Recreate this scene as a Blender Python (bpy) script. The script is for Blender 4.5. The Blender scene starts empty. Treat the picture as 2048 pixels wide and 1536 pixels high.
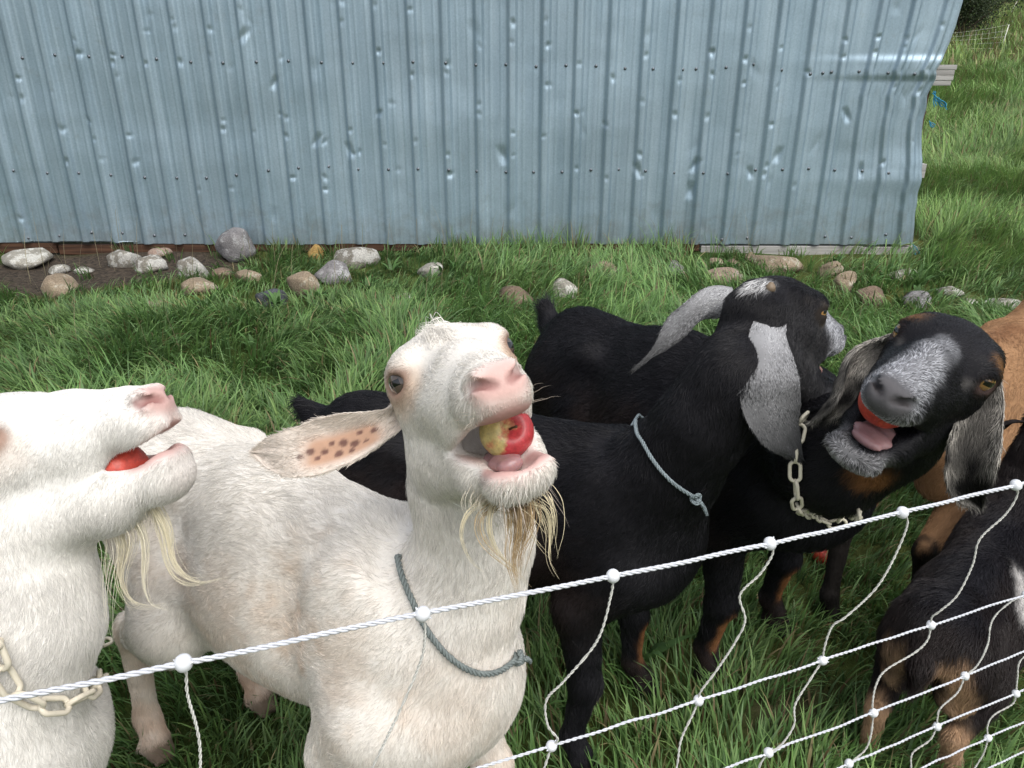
import bpy, math, random
import numpy as np
from mathutils import Vector, Matrix

PARTS = {'wall', 'grass', 'fur', 'fence', 'goats', 'stones', 'field'}
random.seed(5)
rng = np.random.default_rng(11)
scene = bpy.context.scene
COL = scene.collection
R_ = math.radians

# ------------------------------------------------------------------ camera
PITCH, FPX, CAM_H = R_(23.0), 1540.0, 1.28
cam_data = bpy.data.cameras.new('camera')
cam_data.sensor_width = 36.0
cam_data.lens = FPX / 2048 * 36.0
cam_data.clip_start, cam_data.clip_end = 0.02, 800.0
cam = bpy.data.objects.new('camera', cam_data)
COL.objects.link(cam)
cam.location = (0, 0, CAM_H)
cam.rotation_euler = (R_(90) - PITCH, 0, 0)
scene.camera = cam

# ------------------------------------------------------------------ sky, sun, exposure
SUN_EL, SUN_AZ = R_(58), R_(150)          # azimuth measured from +Y towards +X
world = bpy.data.worlds.new('World')
scene.world = world
world.use_nodes = True
wn, wl = world.node_tree.nodes, world.node_tree.links
wn.clear()
sky = wn.new('ShaderNodeTexSky'); sky.sky_type = 'NISHITA'; sky.sun_disc = False
sky.sun_elevation = SUN_EL; sky.sun_rotation = SUN_AZ
sky.air_density = 1.0; sky.dust_density = 4.0; sky.ozone_density = 1.0
hs = wn.new('ShaderNodeHueSaturation'); hs.inputs['Saturation'].default_value = 0.38
bg = wn.new('ShaderNodeBackground'); bg.inputs['Strength'].default_value = 0.15
wo = wn.new('ShaderNodeOutputWorld')
wl.new(sky.outputs[0], hs.inputs['Color']); wl.new(hs.outputs[0], bg.inputs['Color'])
wl.new(bg.outputs[0], wo.inputs['Surface'])
sun_d = bpy.data.lights.new('sun', 'SUN')
sun_d.energy, sun_d.angle, sun_d.color = 1.15, R_(50), (1.0, 0.97, 0.93)
sun = bpy.data.objects.new('sun', sun_d); COL.objects.link(sun)
sdir = Vector((math.sin(SUN_AZ) * math.cos(SUN_EL), math.cos(SUN_AZ) * math.cos(SUN_EL), math.sin(SUN_EL)))
sun.rotation_euler = sdir.to_track_quat('Z', 'Y').to_euler()
sun.location = sdir * 20
vs = scene.view_settings
vs.view_transform = 'Standard'; vs.look = 'None'; vs.gamma = 1.0; vs.use_curve_mapping = False
vs.exposure = 0.45

# ------------------------------------------------------------------ helpers
A = np.array
CAM = A([0, 0, CAM_H])
RV = A([1.0, 0, 0]); FV = A([0, math.cos(PITCH), -math.sin(PITCH)]); UV = A([0, math.sin(PITCH), math.cos(PITCH)])

def W(px, py, Z):
    """point seen at photo pixel (px,py) at distance Z along the view axis"""
    return CAM + Z * ((px - 1024) / FPX * RV - (py - 768) / FPX * UV + FV)

def CV(x, y, t):
    """direction: right, up, towards the camera"""
    v = RV * x + UV * y - FV * t
    return v / np.linalg.norm(v)

def sst(a, b, x):
    t = np.clip((x - a) / (b - a), 0, 1)
    return t * t * (3 - 2 * t)

def hash3(i, j, k, s):
    h = (i.astype(np.int64) * 374761393 + j.astype(np.int64) * 668265263 + k.astype(np.int64) * 2147483647 + s * 1274126177) & 0x7fffffff
    h = ((h ^ (h >> 13)) * 1274126177) & 0x7fffffff
    h = h ^ (h >> 16)
    return (h & 0xffff) / 65535.0

def noise(P, freq, seed=0):
    """value noise in 0..1 for an (n,3) array"""
    Q = P * freq
    I = np.floor(Q).astype(np.int64); F = Q - I
    F = F * F * (3 - 2 * F)
    i, j, k = I[:, 0], I[:, 1], I[:, 2]
    r = 0
    for a in (0, 1):
        wa = F[:, 0] if a else 1 - F[:, 0]
        for b in (0, 1):
            wb = F[:, 1] if b else 1 - F[:, 1]
            for c in (0, 1):
                wc = F[:, 2] if c else 1 - F[:, 2]
                r = r + wa * wb * wc * hash3(i + a, j + b, k + c, seed)
    return r

def unit(v):
    return v / (np.linalg.norm(v, axis=-1, keepdims=True) + 1e-12)

def tag(o, label=None, cat=None, group=None, kind=None):
    for k, v in (('label', label), ('category', cat), ('group', group), ('kind', kind)):
        if v: o[k] = v
    return o

def empty(name, loc=(0, 0, 0), parent=None):
    o = bpy.data.objects.new(name, None); COL.objects.link(o)
    o.location = loc; o.empty_display_size = 0.05
    if parent: o.parent = parent
    return o

def mesh_data(name, V, Fc, smooth=True):
    """Fc: an (n,3)/(n,4) array, or a list of such arrays / lists"""
    me = bpy.data.meshes.new(name)
    if isinstance(Fc, np.ndarray): Fc = [Fc]
    if len(Fc) and isinstance(Fc[0], np.ndarray):
        V = np.asarray(V, dtype=np.float32)
        me.vertices.add(len(V)); me.vertices.foreach_set('co', V.ravel())
        idx = np.concatenate([f.ravel() for f in Fc]).astype(np.int32)
        sizes = np.concatenate([np.full(len(f), f.shape[1]) for f in Fc]).astype(np.int32)
        starts = np.concatenate([[0], np.cumsum(sizes)[:-1]]).astype(np.int32)
        me.loops.add(len(idx)); me.loops.foreach_set('vertex_index', idx)
        me.polygons.add(len(sizes)); me.polygons.foreach_set('loop_start', starts)
        me.update(calc_edges=True)
    else:
        me.from_pydata([tuple(map(float, v)) for v in V], [], [list(map(int, f)) for f in Fc])
        me.update()
    me.validate()
    me.polygons.foreach_set('use_smooth', np.full(len(me.polygons), smooth))
    return me

def obj(name, me, mat=None, parent=None, loc=None):
    o = bpy.data.objects.new(name, me); COL.objects.link(o)
    if mat and not me.materials: me.materials.append(mat)
    if parent:
        o.parent = parent
        if parent.type == 'EMPTY' or True:
            o.matrix_parent_inverse = world_mat(parent).inverted()
    if loc is not None: o.location = loc
    return o

def world_mat(o):
    m = o.matrix_basis.copy()
    if o.parent: m = world_mat(o.parent) @ o.matrix_parent_inverse @ m
    return m

def set_col(me, C, name='col'):
    a = me.attributes.new(name, 'FLOAT_COLOR', 'POINT')
    C = np.asarray(C, dtype=np.float32)
    if C.shape[1] == 3: C = np.c_[C, np.ones(len(C), dtype=np.float32)]
    a.data.foreach_set('color', C.astype(np.float32).ravel())

# ---- materials
def mat_new(name):
    m = bpy.data.materials.new(name); m.use_nodes = True
    n = m.node_tree.nodes; l = m.node_tree.links
    b = n['Principled BSDF']
    return m, n, l, b

def nd(n, t, **kw):
    x = n.new(t)
    for k, v in kw.items():
        if k in x.inputs.keys(): x.inputs[k].default_value = v
        else: setattr(x, k, v)
    return x

def add_bump(n, l, b, scale, strength, dist=0.002, detail=4.0, coords=None):
    tx = nd(n, 'ShaderNodeTexNoise', Scale=scale, Detail=detail)
    if coords: l.new(coords, tx.inputs['Vector'])
    bp = nd(n, 'ShaderNodeBump', Strength=strength, Distance=dist)
    l.new(tx.outputs['Fac'], bp.inputs['Height']); l.new(bp.outputs[0], b.inputs['Normal'])
    return tx

def mat_plain(name, col, rough=0.6, metal=0.0, spec=0.4, var=0.25, vscale=30.0, bump=0.0, bscale=80.0, bdist=0.002, sss=0.0, coat=0.0):
    """base colour broken up by object-space noise"""
    m, n, l, b = mat_new(name)
    tc = nd(n, 'ShaderNodeTexCoord')
    nz = nd(n, 'ShaderNodeTexNoise', Scale=vscale, Detail=5.0)
    l.new(tc.outputs['Object'], nz.inputs['Vector'])
    rp = nd(n, 'ShaderNodeMapRange'); rp.inputs[3].default_value = 1 - var; rp.inputs[4].default_value = 1 + var
    l.new(nz.outputs['Fac'], rp.inputs[0])
    mx = nd(n, 'ShaderNodeMix', data_type='RGBA', blend_type='MULTIPLY'); mx.inputs[0].default_value = 1
    mx.inputs[6].default_value = (*col, 1)
    l.new(rp.outputs[0], mx.inputs[7])
    l.new(mx.outputs[2], b.inputs['Base Color'])
    b.inputs['Roughness'].default_value = rough; b.inputs['Metallic'].default_value = metal
    b.inputs['Specular IOR Level'].default_value = spec
    b.inputs['Coat Weight'].default_value = coat
    if sss:
        b.inputs['Subsurface Weight'].default_value = sss; b.inputs['Subsurface Radius'].default_value = (0.01, 0.004, 0.002)
        b.inputs['Subsurface Scale'].default_value = 0.5
    if bump: add_bump(n, l, b, bscale, bump, bdist, coords=tc.outputs['Object'])
    return m

def mat_attr(name, rough=0.7, spec=0.3, var=0.12, vscale=60.0, bump=0.0, bscale=200.0, bdist=0.001, trans=0.0, attr='col', gloss_attr=None):
    """base colour from the vertex colours of the thing itself"""
    m, n, l, b = mat_new(name)
    at = nd(n, 'ShaderNodeAttribute', attribute_name=attr)
    tc = nd(n, 'ShaderNodeTexCoord')
    src = at.outputs['Color']
    if var:
        nz = nd(n, 'ShaderNodeTexNoise', Scale=vscale, Detail=4.0)
        l.new(tc.outputs['Object'], nz.inputs['Vector'])
        rp = nd(n, 'ShaderNodeMapRange'); rp.inputs[3].default_value = 1 - var; rp.inputs[4].default_value = 1 + var
        l.new(nz.outputs['Fac'], rp.inputs[0])
        mx = nd(n, 'ShaderNodeMix', data_type='RGBA', blend_type='MULTIPLY'); mx.inputs[0].default_value = 1
        l.new(src, mx.inputs[6]); l.new(rp.outputs[0], mx.inputs[7]); src = mx.outputs[2]
    l.new(src, b.inputs['Base Color'])
    b.inputs['Roughness'].default_value = rough; b.inputs['Specular IOR Level'].default_value = spec
    if bump: add_bump(n, l, b, bscale, bump, bdist, coords=tc.outputs['Object'])
    if trans:
        out = n['Material Output']
        tr = nd(n, 'ShaderNodeBsdfTranslucent'); l.new(src, tr.inputs['Color'])
        ms = nd(n, 'ShaderNodeMixShader'); ms.inputs[0].default_value = trans
        l.new(b.outputs[0], ms.inputs[1]); l.new(tr.outputs[0], ms.inputs[2]); l.new(ms.outputs[0], out.inputs['Surface'])
    return m

# ---- tubes
def frames(P):
    P = np.asarray(P, float)
    T = unit(np.gradient(P, axis=0))
    N = np.zeros_like(P)
    a = A([0, 0, 1.0]) if abs(T[0][2]) < 0.9 else A([1.0, 0, 0])
    n = np.cross(T[0], a); n /= np.linalg.norm(n)
    for i in range(len(P)):
        n = n - T[i] * n.dot(T[i]); n /= np.linalg.norm(n) + 1e-12
        N[i] = n
    return T, N, np.cross(T, N)

def spline(P, n):
    """Catmull-Rom through P, n samples"""
    P = np.asarray(P, float)
    Q = np.vstack([2 * P[0] - P[1], P, 2 * P[-1] - P[-2]])
    seg = np.linalg.norm(np.diff(P, axis=0), axis=1); cum = np.r_[0, np.cumsum(seg)]
    s = np.linspace(0, cum[-1], n)
    i = np.clip(np.searchsorted(cum, s, 'right') - 1, 0, len(P) - 2)
    t = ((s - cum[i]) / np.maximum(seg[i], 1e-9))[:, None]
    p0, p1, p2, p3 = Q[i], Q[i + 1], Q[i + 2], Q[i + 3]
    return 0.5 * ((2 * p1) + (-p0 + p2) * t + (2 * p0 - 5 * p1 + 4 * p2 - p3) * t ** 2 + (-p0 + 3 * p1 - 3 * p2 + p3) * t ** 3)

def tube(P, r, sides=6, closed=False, cap=True):
    P = np.asarray(P, float); n = len(P)
    r = np.broadcast_to(np.asarray(r, float), (n,))
    T, N, B = frames(P)
    a = np.linspace(0, 2 * np.pi, sides, endpoint=False)
    V = (P[:, None] + r[:, None, None] * (np.cos(a)[None, :, None] * N[:, None] + np.sin(a)[None, :, None] * B[:, None])).reshape(-1, 3)
    m = n if closed else n - 1
    i = np.arange(m)[:, None]; j = np.arange(sides)[None]
    i2 = (i + 1) % n; j2 = (j + 1) % sides
    F = np.stack([i * sides + j, i * sides + j2, i2 * sides + j2, i2 * sides + j], -1).reshape(-1, 4)
    Fs = [F]
    if cap and not closed:
        V = np.vstack([V, P[0], P[-1]])
        c0, c1 = len(V) - 2, len(V) - 1
        jj = np.arange(sides)
        Fs.append(np.stack([np.full(sides, c0), (jj + 1) % sides, jj], -1))
        Fs.append(np.stack([np.full(sides, c1), (n - 1) * sides + jj, (n - 1) * sides + (jj + 1) % sides], -1))
    return V, Fs

def join(parts):
    Vs, Q, T, o = [], [], [], 0
    for V, Fs in parts:
        Vs.append(V)
        for f in Fs: (Q if f.shape[1] == 4 else T).append(f + o)
        o += len(V)
    out = []
    if Q: out.append(np.vstack(Q))
    if T: out.append(np.vstack(T))
    return np.vstack(Vs), out

def twisted(P, r, strands, pitch, sides=5, fuzz=0.0, per=9):
    """a laid rope: strands wound round the path P"""
    P = np.asarray(P, float)
    L = np.linalg.norm(np.diff(P, axis=0), axis=1).sum()
    n = max(8, int(L / pitch * per))
    Q = spline(P, n); T, N, B = frames(Q)
    s = np.linspace(0, L, n) / pitch * 2 * np.pi
    s = s + 1.6 * np.interp(np.linspace(0, 1, n), np.linspace(0, 1, 14), rng.normal(0, 1, 14))
    rs = r * (0.52 if strands == 2 else 0.46)
    out = []
    for k in range(strands):
        a = s + 2 * np.pi * k / strands
        off = (r - rs) * (np.cos(a)[:, None] * N + np.sin(a)[:, None] * B)
        out.append(tube(Q + off + (rng.normal(0, fuzz, Q.shape) if fuzz else 0), rs, sides))
    return join(out)

def box(c, s, rot=None):
    v = A([[x, y, z] for x in (-.5, .5) for y in (-.5, .5) for z in (-.5, .5)]) * A(s)
    if rot is not None: v = v @ np.asarray(rot).T
    f = A([[0, 1, 3, 2], [4, 6, 7, 5], [0, 4, 5, 1], [2, 3, 7, 6], [0, 2, 6, 4], [1, 5, 7, 3]])
    return v + A(c), [f]

def lathe(prof, sides=24):
    prof = np.asarray(prof, float); n = len(prof)
    a = np.linspace(0, 2 * np.pi, sides, endpoint=False)
    V = np.stack([prof[:, 0][:, None] * np.cos(a), prof[:, 0][:, None] * np.sin(a), np.repeat(prof[:, 1][:, None], sides, 1)], -1).reshape(-1, 3)
    i = np.arange(n - 1)[:, None]; j = np.arange(sides)[None]; j2 = (j + 1) % sides
    return V, [np.stack([i * sides + j, i * sides + j2, (i + 1) * sides + j2, (i + 1) * sides + j], -1).reshape(-1, 4)]

# ------------------------------------------------------------------ ground
def gz(x, y):
    x = np.asarray(x, float); y = np.asarray(y, float)
    z = 0.046 * np.clip(y - 2.4, 0, 2.5) + 0.052 * np.clip(y - 4.9, 0, 22) + 0.105 * np.clip(y - 26.9, 0, 140)
    P = np.stack([x, y, np.zeros_like(x)], -1).reshape(-1, 3)
    b = (noise(P, 1.7, 3) - .5) * 0.05 + (noise(P, 5.0, 4) - .5) * 0.02
    far = sst(5, 12, y).reshape(-1) * (noise(P, 0.45, 5) - .5) * 0.35
    return z + b.reshape(x.shape) + far.reshape(x.shape)

def ground_hit(px, py):
    """where the line of sight of a photo pixel meets the ground"""
    d = (px - 1024) / FPX * RV - (py - 768) / FPX * UV + FV
    t = np.geomspace(.3, 160, 3000)
    P = CAM + t[:, None] * d
    k = int(np.argmax(P[:, 2] < gz(P[:, 0], P[:, 1])))
    return P[k], t[k]

def soil_w(x, y):
    """bare earth below the left end of the wall and hoof-worn spots"""
    x = np.asarray(x, float); y = np.asarray(y, float)
    P = np.stack([x, y, np.zeros_like(x)], -1).reshape(-1, 3)
    nn = noise(P, 4.0, 9).reshape(x.shape) - .5
    a = np.sqrt(((x + 2.45) / 1.05) ** 2 + ((y - 4.54) / 0.50) ** 2) + nn * .5
    w = 1 - sst(0.75, 1.05, a)
    a2 = np.sqrt(((x - 0.60) / 0.22) ** 2 + ((y - 1.25) / 0.14) ** 2) + nn
    w2 = (1 - sst(0.6, 1.1, a2)) * .6
    return np.maximum(w, w2)

def build_ground():
    u = np.linspace(-1, 1, 241)
    xs = np.sinh(u * 5.2) / np.sinh(5.2) * 220
    ys = np.concatenate([-np.geomspace(220, 1, 40), np.linspace(-0.8, 6, 110), np.geomspace(6.1, 420, 110)])
    X, Y = np.meshgrid(xs, ys, indexing='ij')
    Z = gz(X, Y)
    V = np.stack([X, Y, Z], -1).reshape(-1, 3)
    nx, ny = X.shape
    i = np.arange(nx - 1)[:, None]; j = np.arange(ny - 1)[None]
    F = np.stack([i * ny + j, (i + 1) * ny + j, (i + 1) * ny + j + 1, i * ny + j + 1], -1).reshape(-1, 4)
    me = mesh_data('ground', V, F)
    sw = soil_w(X, Y).reshape(-1)
    set_col(me, np.c_[sw, sw, sw])
    m, n, l, b = mat_new('ground')
    tc = nd(n, 'ShaderNodeTexCoord')
    at = nd(n, 'ShaderNodeAttribute', attribute_name='col')
    n1 = nd(n, 'ShaderNodeTexNoise', Scale=6.0, Detail=8.0); n2 = nd(n, 'ShaderNodeTexNoise', Scale=0.6, Detail=6.0)
    l.new(tc.outputs['Object'], n1.inputs['Vector']); l.new(tc.outputs['Object'], n2.inputs['Vector'])
    r1 = nd(n, 'ShaderNodeValToRGB'); l.new(n1.outputs['Fac'], r1.inputs[0])
    r1.color_ramp.elements[0].color = (0.02, 0.028, 0.012, 1); r1.color_ramp.elements[1].color = (0.075, 0.105, 0.032, 1)
    r2 = nd(n, 'ShaderNodeValToRGB'); l.new(n2.outputs['Fac'], r2.inputs[0])
    r2.color_ramp.elements[0].position = .42; r2.color_ramp.elements[1].position = .62
    r2.color_ramp.elements[0].color = (.8, 1, .7, 1); r2.color_ramp.elements[1].color = (1.7, 1.35, 1.1, 1)
    mu = nd(n, 'ShaderNodeMix', data_type='RGBA', blend_type='MULTIPLY'); mu.inputs[0].default_value = 1
    l.new(r1.outputs[0], mu.inputs[6]); l.new(r2.outputs[0], mu.inputs[7])
    n3 = nd(n, 'ShaderNodeTexNoise', Scale=45.0, Detail=8.0); l.new(tc.outputs['Object'], n3.inputs['Vector'])
    r3 = nd(n, 'ShaderNodeValToRGB'); l.new(n3.outputs['Fac'], r3.inputs[0])
    r3.color_ramp.elements[0].position = .3; r3.color_ramp.elements[1].position = .75
    r3.color_ramp.elements[0].color = (.018, .015, .013, 1); r3.color_ramp.elements[1].color = (.10, .078, .058, 1)
    mx = nd(n, 'ShaderNodeMix', data_type='RGBA')
    l.new(at.outputs['Fac'], mx.inputs[0]); l.new(mu.outputs[2], mx.inputs[6]); l.new(r3.outputs[0], mx.inputs[7])
    l.new(mx.outputs[2], b.inputs['Base Color']); b.inputs['Roughness'].default_value = .95
    b.inputs['Specular IOR Level'].default_value = .15
    bp = nd(n, 'ShaderNodeBump', Strength=.8, Distance=.02); l.new(n3.outputs['Fac'], bp.inputs['Height']); l.new(bp.outputs[0], b.inputs['Normal'])
    tag(obj('ground', me, m), kind='structure')
build_ground()

# ------------------------------------------------------------------ the metal shed
WALL_Y = 4.9
def on_wall(px, py, y=WALL_Y):
    d = (px - 1024) / FPX * RV - (py - 768) / FPX * UV + FV
    t = (y - CAM[1]) / d[1]
    return CAM + d * t

def mat_metal():
    m, n, l, b = mat_new('galvanised_sheet')
    tc = nd(n, 'ShaderNodeTexCoord')
    mp = nd(n, 'ShaderNodeMapping'); mp.inputs['Scale'].default_value = (16, 16, 1.2)
    l.new(tc.outputs['Object'], mp.inputs['Vector'])
    n1 = nd(n, 'ShaderNodeTexNoise', Scale=1.0, Detail=5.0); l.new(mp.outputs[0], n1.inputs['Vector'])
    n2 = nd(n, 'ShaderNodeTexVoronoi', Scale=130.0); l.new(tc.outputs['Object'], n2.inputs['Vector'])
    n3 = nd(n, 'ShaderNodeTexNoise', Scale=1.3, Detail=4.0); l.new(tc.outputs['Object'], n3.inputs['Vector'])
    r1 = nd(n, 'ShaderNodeValToRGB'); l.new(n1.outputs['Fac'], r1.inputs[0])
    r1.color_ramp.elements[0].position = .3; r1.color_ramp.elements[1].position = .72
    r1.color_ramp.elements[0].color = (.275, .375, .445, 1); r1.color_ramp.elements[1].color = (.37, .475, .545, 1)
    sp = nd(n, 'ShaderNodeMapRange'); l.new(n2.outputs['Color'], sp.inputs[0]); sp.inputs[3].default_value = .92; sp.inputs[4].default_value = 1.07
    mu = nd(n, 'ShaderNodeMix', data_type='RGBA', blend_type='MULTIPLY'); mu.inputs[0].default_value = 1
    l.new(r1.outputs[0], mu.inputs[6]); l.new(sp.outputs[0], mu.inputs[7])
    s3 = nd(n, 'ShaderNodeMapRange'); l.new(n3.outputs['Fac'], s3.inputs[0]); s3.inputs[1].default_value = .3; s3.inputs[2].default_value = .7; s3.inputs[3].default_value = .88; s3.inputs[4].default_value = 1.1
    m2 = nd(n, 'ShaderNodeMix', data_type='RGBA', blend_type='MULTIPLY'); m2.inputs[0].default_value = 1
    l.new(mu.outputs[2], m2.inputs[6]); l.new(s3.outputs[0], m2.inputs[7])
    sx = nd(n, 'ShaderNodeSeparateXYZ'); l.new(tc.outputs['Object'], sx.inputs[0])
    n5 = nd(n, 'ShaderNodeTexNoise', Scale=9.0, Detail=8.0, Roughness=.7); l.new(tc.outputs['Object'], n5.inputs['Vector'])
    zf = nd(n, 'ShaderNodeMapRange'); l.new(sx.outputs[2], zf.inputs[0]); zf.inputs[1].default_value = .16; zf.inputs[2].default_value = .50; zf.inputs[3].default_value = .30; zf.inputs[4].default_value = 0.0
    ad = nd(n, 'ShaderNodeMath', operation='ADD'); l.new(zf.outputs[0], ad.inputs[0]); l.new(n5.outputs['Fac'], ad.inputs[1])
    dr = nd(n, 'ShaderNodeMapRange'); l.new(ad.outputs[0], dr.inputs[0]); dr.inputs[1].default_value = .58; dr.inputs[2].default_value = .95; dr.inputs[3].default_value = 0.0; dr.inputs[4].default_value = .6
    m3 = nd(n, 'ShaderNodeMix', data_type='RGBA'); l.new(dr.outputs[0], m3.inputs[0]); l.new(m2.outputs[2], m3.inputs[6]); m3.inputs[7].default_value = (.20, .205, .18, 1)
    l.new(m3.outputs[2], b.inputs['Base Color'])
    b.inputs['Metallic'].default_value = .6
    rr = nd(n, 'ShaderNodeMapRange'); l.new(n1.outputs['Fac'], rr.inputs[0]); rr.inputs[3].default_value = .40; rr.inputs[4].default_value = .55
    l.new(rr.outputs[0], b.inputs['Roughness'])
    bp = nd(n, 'ShaderNodeBump', Strength=.12, Distance=.004); l.new(n3.outputs['Fac'], bp.inputs['Height']); l.new(bp.outputs[0], b.inputs['Normal'])
    return m

def mat_wood(name, c0, c1, axis=0, rough=.85):
    m, n, l, b = mat_new(name)
    tc = nd(n, 'ShaderNodeTexCoord'); mp = nd(n, 'ShaderNodeMapping')
    sc = [70, 70, 70]; sc[axis] = 3; mp.inputs['Scale'].default_value = sc
    l.new(tc.outputs['Object'], mp.inputs['Vector'])
    n1 = nd(n, 'ShaderNodeTexNoise', Scale=1.0, Detail=6.0); l.new(mp.outputs[0], n1.inputs['Vector'])
    r1 = nd(n, 'ShaderNodeValToRGB'); l.new(n1.outputs['Fac'], r1.inputs[0])
    r1.color_ramp.elements[0].position = .3; r1.color_ramp.elements[1].position = .7
    r1.color_ramp.elements[0].color = (*c0, 1); r1.color_ramp.elements[1].color = (*c1, 1)
    l.new(r1.outputs[0], b.inputs['Base Color']); b.inputs['Roughness'].default_value = rough; b.inputs['Specular IOR Level'].default_value = .2
    bp = nd(n, 'ShaderNodeBump', Strength=.6, Distance=.004); l.new(n1.outputs['Fac'], bp.inputs['Height']); l.new(bp.outputs[0], b.inputs['Normal'])
    return m

RIB = .1945
RIB0 = on_wall(70, 0)[0]
Z1, Z2, ZB = on_wall(1000, 345)[2], on_wall(1000, 132)[2], on_wall(1000, 487)[2]
wr = np.random.default_rng(21)
DENTS = []
def more_dents():
    for k in range(-8, 30):
        xr = RIB0 + k * RIB
        n = wr.integers(2, 6)
        for _ in range(n):
            z = wr.choice([wr.uniform(ZB + .12, 1.75), wr.normal(.82, .12), wr.normal(1.3, .12)])
            DENTS.append((xr + wr.normal(0, .012), z, wr.uniform(.015, .028), wr.uniform(.011, .028), wr.uniform(.003, .010), wr.uniform(-.6, .6)))
    for _ in range(40):
        DENTS.append((wr.uniform(-4.2, 2.6), wr.uniform(ZB, 1.75), wr.uniform(.015, .05), wr.uniform(.02, .10), wr.uniform(.001, .004), wr.uniform(-.8, .8)))
    for px, py, s in ((1005, 310, .06), (700, 300, .05), (1380, 380, .055), (1275, 340, .05), (1390, 330, .05), (1730, 340, .05), (1555, 310, .05), (635, 280, .05), (1500, 345, .04), (1700, 230, .05), (550, 165, .045), (490, 70, .05)):
        p = on_wall(px, py); DENTS.append((p[0], p[2], s * .62, s * 1.1, .012, wr.uniform(-.7, .7)))
more_dents()

def sheet_out(X, Z):
    """how far the sheet stands out from the wall plane (towards the camera)"""
    u = (X - RIB0 + RIB * 50 + RIB / 2) % RIB - RIB / 2
    h = .023 * (1 - np.clip((np.abs(u) - .015) / .020, 0, 1))
    v = np.abs(np.abs(u) - .066)
    h += .0034 * (1 - np.clip((v - .0025) / .0035, 0, 1))
    # drawn in at the girts, slack between them
    slack = np.sin(np.clip((Z - Z1) / (Z2 - Z1), 0, 1) * np.pi)
    P = np.stack([X * .8, Z * 1.5, X * 0], -1).reshape(-1, 3)
    h += (noise(P, 2.2, 55).reshape(X.shape) - .5) * .012 * (.4 + slack) + (noise(P, 9.0, 56).reshape(X.shape) - .5) * .0014
    r = sst(1.55, 2.65, X)
    h += r * .015 * (1 - sst(.035, .075, np.abs(Z - Z2 + .01))) + r * .007 * (1 - sst(.03, .16, np.abs(Z - Z1 - .0)))
    h -= r * .016 * slack * sst(2.0, 2.7, X)
    h += r * .007 * sst(Z1 + .03, Z1 - .06, Z)
    for dx, dz, a, bb, dp, sk in DENTS:
        msk = (np.abs(X - dx) < a * 1.6) & (np.abs(Z - dz) < bb * 1.6)
        if not msk.any(): continue
        ex = X[msk] - dx; ez = Z[msk] - dz
        e1 = np.abs(ex + sk * ez) / a; e2 = np.abs(ez - sk * .5 * ex) / bb
        f = np.clip(1 - np.maximum(e1, e2), 0, 1) * .6 + np.clip(1 - np.hypot(e1, e2), 0, 1) * .6
        h[msk] -= dp * f
    return h

EDGE = [on_wall(*p) for p in ((1960, -120), (1936, 0), (1918, 60), (1900, 110), (1880, 140), (1882, 160), (1868, 190), (1858, 255), (1856, 280), (1855, 330), (1840, 420), (1834, 492), (1834, 520))]
EZ = A([e[2] for e in EDGE])[::-1]; EX = A([e[0] for e in EDGE])[::-1] - .03

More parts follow.
